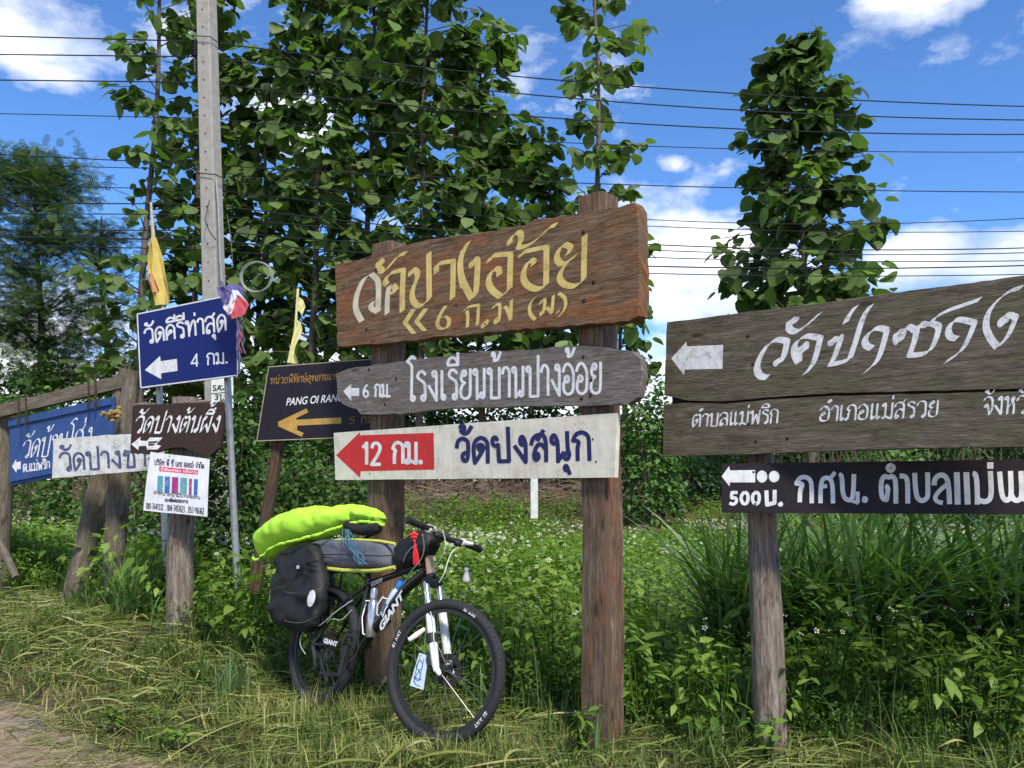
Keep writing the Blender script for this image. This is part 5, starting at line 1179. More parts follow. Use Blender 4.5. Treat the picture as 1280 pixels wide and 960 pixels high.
for i in range(len(pts) - 1):
    for j in range(5): dp.append((pts[i].lerp(pts[i + 1], j / 5), (spine[i][2] * (1 - j / 5) + spine[i + 1][2] * j / 5) / F * 4.7))
mb.tube([a for a, b in dp], [b for a, b in dp], 44, flat=1.5, up=bv)
for i, v in enumerate(mb.v):
    v = Vector(v); si, th = (i // 44) / 5, (i % 44) / 44 * 2 * pi; q = Vector((si * 1.15 + .5 * sin(th), cos(th) * .9, sin(th) * .9 + 3)); rid = 1 - abs(mnoise.noise(q)) * 2.4
    w = .022 * mnoise.noise(q * .6) + .013 * rid - .006 + .006 * (1 - 3 * abs(mnoise.noise(q * 2.6))) - .012 * max(0, -cos(th)) * abs(sin(si * 4.3 + mnoise.noise(q) * 3))
    mb.v[i] = tuple(v + (bn + bv * .5) * w)
mb.build('cover', M['neon'], cv, angle=180)
hem = MB(); hp = [B(x, y, .07) for x, y in [(330, 700), (341, 704), (352, 698), (366, 687), (380, 682), (396, 677), (412, 670), (424, 663), (434, 655), (446, 651), (462, 652), (476, 655)]]
hd = []
hw_ = [.15, .19, .21, .21, .20, .18, .15, .11, .07, .04, .03, .03]
hp = [p + bn * (w_ - .07) for p, w_ in zip(hp, hw_)]
for i in range(len(hp) - 1):
    for j in range(6): hd.append(hp[i].lerp(hp[i + 1], j / 6) + bv * .010 * mnoise.noise(Vector((i * 3.1 + j * .6, 0, 0))) + bn * .006 * sin((i * 6 + j) * 1.3))
hem.tube(hd, [.010 + .006 * mnoise.noise(Vector((i * .9, 4, 0))) for i in range(len(hd))], 8); hem.build('gathered_hem', M['neon'], cv, angle=180)
hb = empty('handlebar_bag', B(520, 712), 'black handlebar bag with a grey curved stripe in front of the stem', 'bag')
puff(BP, [(497, 688), (503, 680), (512, 673), (523, 666), (534, 662), (543, 668), (545, 680), (538, 692), (528, 700), (518, 708), (506, 711), (499, 706)], .07, .07, .02, 'bag_body', M['nylon'], hb, 3, 8, .006, 9, 3, 3)
mb = MB(); mb.tube([B(504, 702, .088), B(508, 692, .10), (B(514, 685, .10)), B(521, 681, .098)], .006, 6, flat=.5); mb.build('curved_stripe', M['grey_nylon'], hb)
ts = empty('tassel', B(521, 706, .12), 'red knotted good-luck tassel hanging from the handlebar bag', 'tassel')
mb = MB(); c = B(517.5, 667, .12); k = 4.3 / F
for i, (dx, dy, r_) in enumerate(((0, 0, 3.2), (-3.4, 1.5, 2.2), (3.4, 1.5, 2.2), (0, 4.5, 2.8), (-2.5, 4.8, 1.8), (2.5, 4.8, 1.8), (.5, 9, 2.0))): mb.ell(c + Vector((dx * k, 0, -dy * k)), (r_ * k, 0, 0), (0, r_ * k * .6, 0), (0, 0, r_ * k), 8, 6)
mb.build('knot', M['red_cord'], ts)
for i in range(14):
    a = (i - 6.5) / 6.5; mb = MB(); p = B(518.5, 677, .12); q = B(520.5 + a * 4.0, 706 + random.uniform(-1, 1.5), .12 + .012 * sin(i * 2.1)); mb.tube([p, p.lerp(q, .5) + Vector((a * .004, 0, 0)), q], [.0022, .0026, .002], 5); mb.build('tassel_strand', M['red_cord'], ts)
cd = empty('card', P(521, 862, 4.14), 'pale blue laminated card with an ink drawing clipped in the front wheel', 'card')
FPn = Plane(480, 4.40, 630, 3.98); FPn.o = FC - fax * .05
FPn.n = -fax; FPn.u = hf; FPn.v = fup
cdp = [(524, 816), (535.5, 820), (529, 862.5), (512, 857)]
board(FPn, cdp, .002, 'laminate', M['card'], cd, 0, .0005, 0, 30)
ink = Ink(FPn, .001); 
for st in ([(526, 825), (521, 830), (520, 836), (526, 838), (529, 832), (526, 825)], [(524, 838), (519, 846), (517, 853)], [(524, 838), (526, 846), (523, 852), (519, 848)], [(526, 818), (522, 830), (516, 854), (525, 858)], [(530, 823), (527, 836), (524, 850)], [(517, 846), (527, 850)]): ink.stroke(st, .9)
ink.build('ink_drawing', M['bluelabel'], cd)

# ------------------------------------------------------------------ vegetation
LF = {}
LF['teak'] = leafmat('teak_leaf', [(.022, .042, .012), (.048, .085, .020), (.080, .132, .032), (.115, .178, .05), (.17, .23, .085)], .48, .55, 1.28)
LF['under'] = leafmat('undergrowth_leaf', [(.02, .045, .012), (.04, .09, .02), (.065, .135, .028), (.10, .18, .04)], .38, .5, 1.25)
LF['herb'] = leafmat('herb_leaf', [(.032, .07, .012), (.075, .14, .020), (.125, .21, .028), (.19, .28, .05)], .38, .5, 1.15)
LF['feather'] = leafmat('feathery_leaf', [(.035, .07, .025), (.075, .13, .04), (.13, .20, .065)], .3, .5)
LF['grass'] = leafmat('tall_grass_blade', [(.045, .10, .028), (.085, .17, .045), (.14, .25, .08), (.26, .35, .17)], .3, .4)
LF['mown'] = leafmat('mown_grass', [(.07, .05, .025), (.07, .10, .022), (.13, .17, .035), (.21, .24, .06), (.34, .33, .11), (.50, .45, .22)], .25, .6)
LF['turf'] = leafmat('short_green_grass', [(.05, .09, .018), (.10, .17, .03), (.18, .25, .055)], .3, .6)
LF['straw'] = leafmat('dry_straw', [(.04, .028, .018), (.07, .048, .032), (.12, .085, .06), (.17, .13, .09)], .1, .8)
LF['twig'] = leafmat('dry_twig', [(.04, .03, .022), (.08, .06, .045), (.15, .12, .09)], 0, .9)
k = NB('petal'); k.col((.80, .80, .72)); LF['petal'] = k.fin(.6); k = NB('flower_centre'); k.col((.55, .38, .05)); LF['eye'] = k.fin(.7)
k = NB('bark'); v = k.coord('UV', (1, 4, 1)); k.col(k.ramp(k.noise(v, 6, 6, .7), [(.3, (.06, .045, .035)), (.6, (.15, .115, .09)), (.8, (.24, .2, .16))])); k.bump(k.noise(v, 12, 5, .7), .6, .01); LF['bark'] = k.fin(.9)

def leaf_template(kind):
    if kind == 'teak':       # broad, drooping, folded along the rib, wavy rim; unit length
        V = [(0, 0, 0), (.20, .12, .02), (.5, .5 * .9, .05), (.36, .82, .02)]
        prof = [(0, .03), (.08, .34), (.30, .49), (.58, .45), (.82, .26), (1.0, 0)]
    elif kind == 'herb': prof = [(0, .02), (.25, .24), (.55, .20), (1, 0)]
    elif kind == 'round': prof = [(0, .03), (.2, .30), (.55, .32), (1, 0)]
    V = []; F_ = []
    n = len(prof)
    for i, (y, w) in enumerate(prof):
        dz = -.28 * y * y; zz = .10 * w * (1 + .4 * sin(i * 2.2))
        V += [(-w, y, dz + zz), (0, y, dz), (w, y, dz + zz * .8)]
    for i in range(n - 1):
        a = i * 3; F_ += [(a, a + 1, a + 4, a + 3), (a + 1, a + 2, a + 5, a + 4)]
    return np.array(V, float), np.array(F_)
def scatter(tmpl, pos, dirs, sizes, rolls, rnd):
    """place template copies: y axis -> dirs, rolled; returns V,F,R"""
    T, Fq = tmpl; n = len(pos); dirs = dirs / np.maximum(np.linalg.norm(dirs, axis=1, keepdims=True), 1e-6)
    up = np.tile(np.array([0, 0, 1.0]), (n, 1)); side = np.cross(dirs, up); l = np.linalg.norm(side, axis=1, keepdims=True); side = np.where(l < 1e-3, np.array([1.0, 0, 0]), side / np.maximum(l, 1e-6))
    nor = np.cross(side, dirs); c, s = np.cos(rolls)[:, None], np.sin(rolls)[:, None]
    sx = side * c + nor * s; nz = nor * c - side * s
    V = (T[None, :, 0, None] * sx[:, None, :] + T[None, :, 1, None] * dirs[:, None, :] + T[None, :, 2, None] * nz[:, None, :]) * sizes[:, None, None] + pos[:, None, :]
    m = len(T); Fa = (Fq[None] + (np.arange(n) * m)[:, None, None]).reshape(-1, Fq.shape[1]); R = np.repeat(rnd, m)
    return V.reshape(-1, 3), Fa, R
def join(parts):
    V = []; Fq = []; R = []; o = 0
    for v, f, r in parts: V.append(v); Fq.append(f + o); R.append(r); o += len(v)
    return np.concatenate(V), np.concatenate(Fq), np.concatenate(R)
TEAK, HERB, ROUND = leaf_template('teak'), leaf_template('herb'), leaf_template('round')
def unit(n, zmin=-1, zmax=1):
    z = RNG.uniform(zmin, zmax, n); a = RNG.uniform(0, 2 * pi, n); r = np.sqrt(1 - z * z); return np.stack([r * np.cos(a), r * np.sin(a), z], 1)

LEAF_MESH = []
def leaf_mesh_pool():
    for i in range(6):
        V, Fq, R = scatter(TEAK, np.zeros((1, 3)), np.array([[0, 1.0, 0]]), np.array([1.0]), np.array([0.0]), np.array([.25 + .13 * i]))
        o = npmesh('leaf', V, Fq, R, LF['teak'], smooth=True); LEAF_MESH.append(o.data); bpy.data.objects.remove(o)
leaf_mesh_pool()
def rotmat(d, roll):
    d = d / np.linalg.norm(d); up = np.array([0, 0, 1.0]); s = np.cross(d, up); l = np.linalg.norm(s); s = s / l if l > 1e-3 else np.array([1.0, 0, 0]); n = np.cross(s, d)
    sx = s * cos(roll) + n * sin(roll); nz = n * cos(roll) - s * sin(roll); return Matrix(((sx[0], d[0], nz[0]), (sx[1], d[1], nz[1]), (sx[2], d[2], nz[2])))
def teak(px, Y, ztop, rad, label, n_leaf, zlow=1.6, prof=None, leaf=.36, trunk_r=.07, lean=0, single=300, bare=0, group='teak trees behind the signs', seed=0):
    """slender young teak: trunk, branches each ending in a drooping bunch of broad leaves"""
    g = P(px, 600, Y); x0, y0 = g.x, g.y; z0 = float(gh(x0, y0)); o = empty('teak_tree', (x0, y0, z0), label, 'tree', group)
    r = random.Random(seed + int(px)); H = ztop - z0; n = 14
    tr = [Vector((x0 + lean * (i / n) * H + .05 * sin(i * .9 + seed), y0 + .05 * cos(i * .7), z0 + (H - .3) * i / n)) for i in range(n + 1)]
    mb = MB(); mb.tube(tr, [trunk_r * (1 - .8 * i / n) for i in range(n + 1)], 9); mb.build('trunk', LF['bark'], o)
    a0_ = float(px) * .1; per = 11; nb = max(6, n_leaf // per); pos = []; dr = []; sz = []; br = MB(); rd = []
    for b in range(nb):
        t = (b + r.random()) / nb; z = zlow + (ztop - zlow) * t
        k = (z - z0) / max(H - .3, .1) * n; i = min(max(int(k), 0), n - 1); c = tr[i].lerp(tr[i + 1], min(max(k - i, 0), 1))
        R_ = rad * (prof(t) if prof else (1 - t * .5)); R_ *= 1 + .15 * mnoise.noise(Vector((z * .9, seed * 3.3, a0_)))
        R_ *= (.30 + .70 * r.random() ** .5) * (1.22 if r.random() < .12 else 1); a = r.uniform(0, 2 * pi)
        tip = c + Vector((cos(a) * R_, sin(a) * R_, R_ * r.uniform(.0, .35)))
        br.tube([c - Vector((0, 0, .1)), c.lerp(tip, .55) + Vector((0, 0, R_ * .06)), tip], [.022 * (1.2 - t), .014, .006], 5, cap=False)
        tone = r.gauss(0, .14)
        for j in range(int(per * r.uniform(.6, 1.5))):
            f = r.uniform(.35, 1.05); p = c.lerp(tip, f) + Vector((r.gauss(0, .10), r.gauss(0, .10), r.gauss(0, .09))) * (leaf / .36)
            q = r.uniform(0, 2 * pi); d = Vector((cos(q), sin(q), r.uniform(-1.5, .15))); out = (p - c); out.z = 0
            if out.length > .01: d += out.normalized() * .7
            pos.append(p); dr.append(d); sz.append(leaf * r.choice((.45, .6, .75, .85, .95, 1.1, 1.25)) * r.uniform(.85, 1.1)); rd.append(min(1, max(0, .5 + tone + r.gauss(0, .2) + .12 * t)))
    br.build('branches', LF['bark'], o, kind='stuff')
    pos = np.array(pos); dr = np.array(dr); sz = np.array(sz); rd = np.array(rd); rl = RNG.uniform(-.7, .7, len(pos))
    # the nearest (largest showing) leaves are leaves of their own, the rest one crown
    order = np.argsort(pos[:, 1] * 1.0 - .9 * sz / leaf); own = set(order[:single].tolist()) if single else set(); rest = [i for i in range(len(pos)) if i not in own]
    L0 = np.array(o.location)
    for i in own:
        me = LEAF_MESH[min(5, max(0, int(rd[i] * 6)))]; l = bpy.data.objects.new('leaf', me); COL.objects.link(l); l.parent = o; l.matrix_local = Matrix.Translation(Vector(pos[i] - L0)) @ (rotmat(dr[i], rl[i]) * sz[i]).to_4x4()
    if rest:
        V, Fq, R = scatter(TEAK, pos[rest], dr[rest], sz[rest], rl[rest], rd[rest]); c = npmesh('crown', V, Fq, R, LF['teak'], o, smooth=True); c['kind'] = 'stuff'
    return o
def zt(py, Y): return P(640, py, Y).z
def mp(Y, px): return px / F * Y
fat = lambda t: 1.0 - .35 * t
col_prof = lambda t: float(np.interp(t, [0, .45, .56, .8, 1], [1.0, 1.0, .70, .62, .40]))
ALL = [
 (168, 19.5, -230, 66, 950, 'thin tall teak with bare dark stem showing, leftmost of the teak trees', dict(prof=lambda t: 1.25 - .45 * t)),
 (232, 20.5, -160, 80, 1700, 'leafy teak right behind the concrete pole', {}),
 (318, 21.0, 60, 76, 1700, 'lower teak filling the gap between the pole and the densest crown', {}),
 (385, 19.6, -200, 84, 2400, 'densest dark teak crown above the ranger sign', {}),
 (455, 20.6, -220, 90, 2400, 'tall broad teak just left of the middle posts', {}),
 (525, 19.4, -170, 84, 2300, 'teak with its pale stem glimpsed above the reddish plank', {}),
 (600, 20.2, 40, 78, 1900, 'teak whose top slopes down above the middle of the reddish plank', {}),
 (665, 20.8, 165, 70, 1500, 'short teak above the right half of the reddish plank', {}),
 (752, 19.0, -150, 66, 800, 'open tall teak with visible stem rising behind the tall square post', dict(prof=lambda t: 1.15 - .25 * t)),
 (780, 20.4, 330, 50, 300, 'low teak sprays beside the top of the tall square post', {}),
]
for i, (px, Y, ytop, rp, n, lab, kw) in enumerate(ALL):
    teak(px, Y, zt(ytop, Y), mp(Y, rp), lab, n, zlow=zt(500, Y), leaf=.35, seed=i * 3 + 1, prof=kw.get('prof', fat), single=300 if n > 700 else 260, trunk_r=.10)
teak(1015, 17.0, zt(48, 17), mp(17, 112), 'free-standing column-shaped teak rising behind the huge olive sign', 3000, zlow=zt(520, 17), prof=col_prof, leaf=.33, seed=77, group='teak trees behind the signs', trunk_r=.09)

def feather_tree(px, Y, ztop, rad, label, nf, zlow):
    g = P(px, 600, Y); z0 = float(gh(g.x, g.y)); o = empty('feathery_tree', (g.x, g.y, z0), label, 'tree', 'feathery trees at the far left'); r = random.Random(int(px) + 9)
    mb = MB(); H = ztop - z0; n = 10; tr = [Vector((g.x + .25 * sin(i * .5), g.y, z0 + H * .9 * i / n)) for i in range(n + 1)]; mb.tube(tr, [.13 * (1 - .8 * i / n) for i in range(n + 1)], 9); mb.build('trunk', LF['bark'], o)
    br = MB(); pos = []; dr = []; rd = []
    for b in range(60):
        t = r.random(); z = zlow + (ztop - zlow) * t; k = (z - z0) / (H * .9) * n; i = min(max(int(k), 0), n - 1); c = tr[i]; a = r.uniform(0, 6.28); R_ = rad * (1 - .75 * abs(t - .45)) * r.uniform(.4, 1.1); tip = c + Vector((cos(a) * R_, sin(a) * R_, R_ * r.uniform(.1, .7)))
        br.tube([c, c.lerp(tip, .5) + Vector((0, 0, .15)), tip], [.03, .018, .006], 5, cap=False); tone = r.gauss(0, .2)
        for j in range(nf // 60):
            f = r.uniform(.3, 1.15); p = c.lerp(tip, f) + Vector((r.gauss(0, .3), r.gauss(0, .3), r.gauss(0, .25))); pos.append(p); dr.append((r.gauss(0, 1), r.gauss(0, 1), r.gauss(-.2, .5))); rd.append(min(1, max(0, .4 + tone + r.gauss(0, .2))))
    br.build('branches', LF['bark'], o, kind='stuff')
    # frond: two rows of narrow leaflets
    V = []; Fq = []
    for i in range(9):
        y = .15 + i * .1; w = .26 * (1 - abs(i - 4) * .09)
        for s in (1, -1): b = len(V); V += [(0, y, 0), (s * w, y + .07, -.05), (s * w, y + .11, -.05), (0, y + .045, 0)]; Fq.append((b, b + 1, b + 2, b + 3))
    pos, dr, rd = np.array(pos), np.array(dr), np.array(rd); n = len(pos)
    V, Fq, R = scatter((np.array(V), np.array(Fq)), pos, dr, RNG.uniform(.26, .46, n), RNG.uniform(-.6, .6, n), rd); c = npmesh('crown', V, Fq, R, LF['feather'], o); c['kind'] = 'stuff'
feather_tree(30, 21, zt(140, 21), 1.75, 'feathery fine-leaved dark tree at the left edge of the photo', 5600, zt(470, 21))
feather_tree(-90, 22, zt(120, 22), 1.6, 'second feathery tree just outside the left edge, its right side branches showing', 3600, zt(480, 22))
feather_tree(118, 23, zt(235, 23), 1.1, 'small pale feathery tree between the far left tree and the thin teak', 1300, zt(470, 23))

# ---- shrubs and undergrowth
def shrub_cloud(cx, cy, rx, ry, z0, z1, n, leaf, tmpl=ROUND, lump=.35, tone=.4, seed=0):
    """leaves through the shell of a lumpy volume"""
    d = unit(n, -.3, 1); r = RNG.uniform(.45, 1.0, n) ** .6
    lum = np.array([1 + lump * mnoise.noise(Vector((a * 2.1 + seed, b * 2.1, c * 2.1))) + lump * .7 * mnoise.noise(Vector((a * 5 + seed, b * 5, c * 5))) for a, b, c in d])
    h = (z1 - z0); P_ = np.stack([cx + d[:, 0] * rx * r * lum, cy + d[:, 1] * ry * r * lum, z0 + h * .30 + d[:, 2] * h * .72 * r * lum], 1); P_[:, 2] = np.maximum(P_[:, 2], z0 + .05)
    out = d.copy(); out[:, 2] = out[:, 2] * .3 - .25; out += RNG.normal(0, .55, (n, 3)); cl = np.array([mnoise.noise(Vector((a * 1.9, b * 1.9, c * 1.9 + seed))) for a, b, c in P_])
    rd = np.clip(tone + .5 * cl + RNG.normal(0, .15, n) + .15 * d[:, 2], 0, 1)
    return scatter(tmpl, P_, out, leaf * RNG.uniform(.6, 1.3, n), RNG.uniform(-.7, .7, n), rd)
def shrub(px, Y, ytop, rpx, label, n, leaf, mat='under', tmpl=ROUND, tone=.4, group='leafy shrubs behind the signs', name='shrub', base=None, lump=.4):
    g = P(px, 600, Y); z0 = float(gh(g.x, g.y)) if base is None else base; z1 = P(px, ytop, Y).z; o = empty(name, (g.x, g.y, z0), label, 'shrub', group)
    V, Fq, R = shrub_cloud(g.x, g.y, mp(Y, rpx), mp(Y, rpx) * .8, z0, z1, n, leaf, tmpl, lump, tone, px * .1); c = npmesh('foliage', V, Fq, R, LF[mat], o, smooth=True); c['kind'] = 'stuff'
    mb = MB(); r = random.Random(int(px))
    for k in range(9): a = r.uniform(0, 6.28); q = mp(Y, rpx) * r.uniform(.2, .7); mb.tube([(g.x + r.gauss(0, .04), g.y + r.gauss(0, .04), z0), (g.x + cos(a) * q * .5, g.y + sin(a) * q * .5, z0 + (z1 - z0) * .45), (g.x + cos(a) * q, g.y + sin(a) * q, z0 + (z1 - z0) * .85)], [.014, .009, .004], 5)
    mb.build('stems', LF['bark'], o, kind='stuff'); return o
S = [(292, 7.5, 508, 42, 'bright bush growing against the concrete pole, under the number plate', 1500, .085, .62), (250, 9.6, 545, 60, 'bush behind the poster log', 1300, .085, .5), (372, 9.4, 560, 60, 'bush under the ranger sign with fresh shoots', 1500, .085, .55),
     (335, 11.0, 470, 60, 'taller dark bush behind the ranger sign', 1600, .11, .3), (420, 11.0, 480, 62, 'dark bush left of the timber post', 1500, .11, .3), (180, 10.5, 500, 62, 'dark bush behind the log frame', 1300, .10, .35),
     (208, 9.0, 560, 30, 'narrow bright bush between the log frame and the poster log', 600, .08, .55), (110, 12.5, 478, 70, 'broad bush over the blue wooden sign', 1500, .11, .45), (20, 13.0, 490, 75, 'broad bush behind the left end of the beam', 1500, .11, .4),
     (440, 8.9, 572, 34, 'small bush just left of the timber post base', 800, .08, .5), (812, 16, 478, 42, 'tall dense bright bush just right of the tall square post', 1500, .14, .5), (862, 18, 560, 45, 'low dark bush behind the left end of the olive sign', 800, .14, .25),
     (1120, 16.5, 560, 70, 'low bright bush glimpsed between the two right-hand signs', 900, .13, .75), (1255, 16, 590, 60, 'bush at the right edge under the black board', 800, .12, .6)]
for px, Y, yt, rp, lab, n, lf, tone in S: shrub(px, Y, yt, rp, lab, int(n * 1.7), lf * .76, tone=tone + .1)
def hedge():
    parts = []
    for i in range(46):
        x = -14 + i * .68 + RNG.uniform(-.2, .2); y = RNG.uniform(20.2, 23.5)
        px = 640 + x / y * F; top = (4.3 if px < 500 else 3.5 if px < 830 else 3.2) + RNG.uniform(-.4, .5)
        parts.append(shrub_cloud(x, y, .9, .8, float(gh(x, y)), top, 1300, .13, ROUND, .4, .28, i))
    V, Fq, R = join(parts); o = npmesh('undergrowth', V, Fq, R, LF['under'], smooth=True); tag(o, 'dense dark undergrowth filling the edge of the teak plantation', None, None, 'stuff')
    # far treeline behind everything
    parts = []
    for i in range(60):
        x = -60 + i * 2.05; y = RNG.uniform(55, 62); parts.append(shrub_cloud(x, y, 2.6, 2, 1.0, RNG.uniform(4.5, 7.0) if x < 8 else RNG.uniform(3.2, 4.6), 420, .7, ROUND, .4, .35, i + 50))
    V, Fq, R = join(parts); o = npmesh('distant_treeline', V, Fq, R, LF['under'], smooth=True); tag(o, 'hazy green treeline far beyond the plantation', None, None, 'stuff')
    # bare thin stems at the field edge
    mb = MB(); r = random.Random(3); parts = []
    for i in range(700):
        x = r.uniform(-9, 14); y = r.uniform(18.5, 21.5); z = float(gh(x, y)); h = r.uniform(.5, 1.9); d = Vector((r.gauss(0, .25), r.gauss(0, .2), 1)); a = Vector((x, y, z)); b = a + d * h
        w = r.uniform(.008, .02); s = Vector((w, 0, 0)); parts.append((a - s, a + s, b + s * .4, b - s * .4))
    V = np.array([tuple(p) for q in parts for p in q]); Fq = np.arange(len(V)).reshape(-1, 4); o = npmesh('dry_stems', V, Fq, np.repeat(RNG.random(len(parts)), 4), LF['twig']); tag(o, 'thin bare dry stems along the field edge', None, None, 'stuff')
hedge()

# ---- grass blades, straw
def blades(pos, length, width, lean_dir, lean, rnd, seg=4):
    """pos(n,3), curved strips"""
    n = len(pos); t = np.linspace(0, 1, seg + 1); L_ = length[:, None]
    hor = lean[:, None] * L_ * t ** 1.9; ver = L_ * (t - .42 * np.clip(lean[:, None], 0, 1.6) * t ** 2.4)
    X = pos[:, 0, None] + np.cos(lean_dir)[:, None] * hor; Y = pos[:, 1, None] + np.sin(lean_dir)[:, None] * hor; Zz = pos[:, 2, None] + ver
    tw = lean_dir + pi / 2 + RNG.normal(0, .5, n); w = width[:, None] * (1 - t ** 2.2) ** .8 * .5 + 1e-4
    dx, dy = np.cos(tw)[:, None] * w, np.sin(tw)[:, None] * w
    A = np.stack([X - dx, Y - dy, Zz], -1); B_ = np.stack([X + dx, Y + dy, Zz], -1); V = np.stack([A, B_], 2).reshape(-1, 3)
    b = (np.arange(n) * (seg + 1) * 2)[:, None] + np.arange(seg)[None] * 2; Fq = np.stack([b, b + 1, b + 3, b + 2], -1).reshape(-1, 4)
    return V, Fq, np.repeat(rnd, (seg + 1) * 2)
# line of the verge: in front of it the cut grass, behind it the weeds
def verge_y(x):
    return np.interp(x, [-9, -4.2, -3.0, -2.0, -1.0, 0, .8, 2.4, 5, 9], [8.2, 7.6, 6.45, 5.9, 5.35, 4.75, 4.15, 4.0, 3.6, 3.2])
def road_y(x):      # the asphalt's ragged edge
    return 3.72 + (-1.42 - x) / .86 * .60 if False else np.where(x < -1.1, 3.95 + (-1.27 - x) * .70, -1e9)
def cut_grass():
    n = 60000; x = RNG.uniform(-7, 4.2, n); vy = verge_y(x); y = vy + .35 - RNG.random(n) ** 1.0 * 3.2; keep = (y > 2.6) & (y > road_y(x) + RNG.normal(.05, .10, n)); x, y = x[keep], y[keep]; n = len(x)
    pos = np.stack([x, y, gh(x, y)], 1); cl = np.array([mnoise.noise(Vector((a * 1.3, b * 1.3, 0))) + .6 * mnoise.noise(Vector((a * 4, b * 4, 5))) for a, b in zip(x, y)])
    rd = np.clip(.38 + .55 * cl + .06 * (x > -1.2) + RNG.normal(0, .22, n), 0, 1)
    V, Fq, R = blades(pos, RNG.uniform(.03, .11, n) * (1 + .5 * cl), RNG.uniform(.003, .008, n), RNG.uniform(0, 6.28, n), RNG.uniform(.1, 1.0, n), rd, 3)
    o = npmesh('cut_grass', V, Fq, R, LF['mown']); tag(o, 'mown roadside grass, green and straw yellow', None, None, 'stuff')
    # long loose cut blades lying over it
    n = 18000; x = RNG.uniform(-7, 4.0, n); y = verge_y(x) + .3 - RNG.random(n) * 2.9; keep = (y > 2.7) & (y > road_y(x) - .08 * RNG.random(n)); x, y = x[keep], y[keep]; n = len(x)
    a = RNG.normal(.2, .85, n); L_ = RNG.uniform(.10, .46, n); t = np.linspace(0, 1, 7); cur = RNG.normal(0, .38, n)
    ang = a[:, None] + cur[:, None] * t; X = x[:, None] + np.cumsum(np.cos(ang), 1) * L_[:, None] / 7; Y = y[:, None] + np.cumsum(np.sin(ang), 1) * L_[:, None] / 7
    base = RNG.uniform(.015, .085, n)[:, None]; arch = RNG.uniform(-.015, .035, n)[:, None]; Zz = gh(X, Y) + base + arch * np.sin(t * pi)
    w = RNG.uniform(.0010, .0036, n)[:, None] * (1 - t ** 3) ; dx, dy = -np.sin(ang) * w, np.cos(ang) * w; dz = RNG.normal(0, .6, n)[:, None] * w
    V = np.stack([np.stack([X - dx, Y - dy, Zz - dz], -1), np.stack([X + dx, Y + dy, Zz + dz], -1)], 2).reshape(-1, 3); b = (np.arange(n) * 14)[:, None] + np.arange(6)[None] * 2; Fq = np.stack([b, b + 1, b + 3, b + 2], -1).reshape(-1, 4)
    cl = np.array([mnoise.noise(Vector((p * .9, q * .9, 3))) for p, q in zip(x, y)]); R = np.repeat(np.clip(.52 + .4 * cl + RNG.normal(0, .2, n), 0, 1), 14)
    o = npmesh('loose_straw', V, Fq, R, LF['mown']); tag(o, 'long cut blades and straw lying over the mown verge', None, None, 'stuff')
    # green tufts
    parts = []
    for i in range(230):
        x = RNG.uniform(-6.5, 3.6); y = float(verge_y(x)) + .25 - RNG.random() ** 1.4 * 2.0
        if y < 2.9 or y < road_y(np.array(x)) : continue
        m = int(RNG.integers(14, 40)); p = np.stack([x + RNG.normal(0, .05, m), y + RNG.normal(0, .05, m), np.full(m, float(gh(x, y)))], 1); s = RNG.uniform(.10, .30)
        parts.append(blades(p, RNG.uniform(.5, 1.2, m) * s, RNG.uniform(.005, .012, m), RNG.uniform(0, 6.28, m), RNG.uniform(.1, .9, m), np.clip(RNG.normal(.45, .22, m), 0, 1), 4))
    V, Fq, R = join(parts); o = npmesh('grass_tufts', V, Fq, R, LF['turf']); tag(o, 'green grass tufts standing in the mown verge', None, None, 'stuff')
cut_grass()
def clump(cx, cy, n, L0, L1, spread, w, label, lean=(.2, 1.0), tone=.45, name='grass_clump', bias=None, z=0, cat='grass clump'):
    o = empty(name, (cx, cy, z), label, cat, 'tall grass clumps'); a = np.where(RNG.random(n) < .5, RNG.normal(-1.2, 1.2, n), RNG.uniform(0, 6.28, n)) if bias is None else RNG.normal(bias, 1.2, n); rr = spread * np.sqrt(RNG.random(n)); q = RNG.uniform(0, 6.28, n)
    p = np.stack([cx + np.cos(q) * rr, cy + np.sin(q) * rr, np.full(n, z)], 1); V, Fq, R = blades(p, RNG.uniform(L0, L1, n), RNG.uniform(.6, 1.2, n) * w, a, RNG.uniform(*lean, n), np.clip(RNG.normal(tone, .2, n), 0, 1), 9); c = npmesh('blades', V, Fq, R, LF['grass'], o, smooth=True); c['kind'] = 'stuff'
clump(1.58, 5.5, 300, .9, 1.5, .30, .038, 'tall grass clump arching left of the right-hand log post', tone=.42)
clump(2.3, 5.5, 480, 1.0, 1.65, .42, .042, 'widest tall grass clump directly under the black board', tone=.42)
clump(3.05, 5.3, 440, 1.0, 1.65, .42, .042, 'tall grass clump with long arching blades at the right edge', lean=(.3, 1.2), tone=.45)
clump(3.9, 5.7, 300, .9, 1.5, .4, .034, 'tall grass clump spilling past the right edge of the photo', lean=(.3, 1.2), tone=.45)
clump(2.75, 4.7, 150, .5, 1.1, .30, .018, 'smaller nearer grass clump drooping at the lower right', lean=(.4, 1.4), tone=.6)
clump(-3.02, 6.75, 150, .5, 1.05, .16, .016, 'narrow upright grass clump between the log frame and the poster log', lean=(.05, .5), tone=.5)
clump(-3.6, 7.0, 70, .35, .7, .25, .014, 'short pale grass clump at the foot of the leaning log', lean=(.1, .6), tone=.5)
clump(-1.75, 5.25, 60, .15, .34, .14, .014, 'short cut-off grass stubble left of the bicycle', lean=(.05, .4), tone=.75)
clump(.40, 4.02, 26, .12, .32, .06, .014, 'cut grass stubs at the foot of the tall square post', lean=(.0, .25), tone=.75)

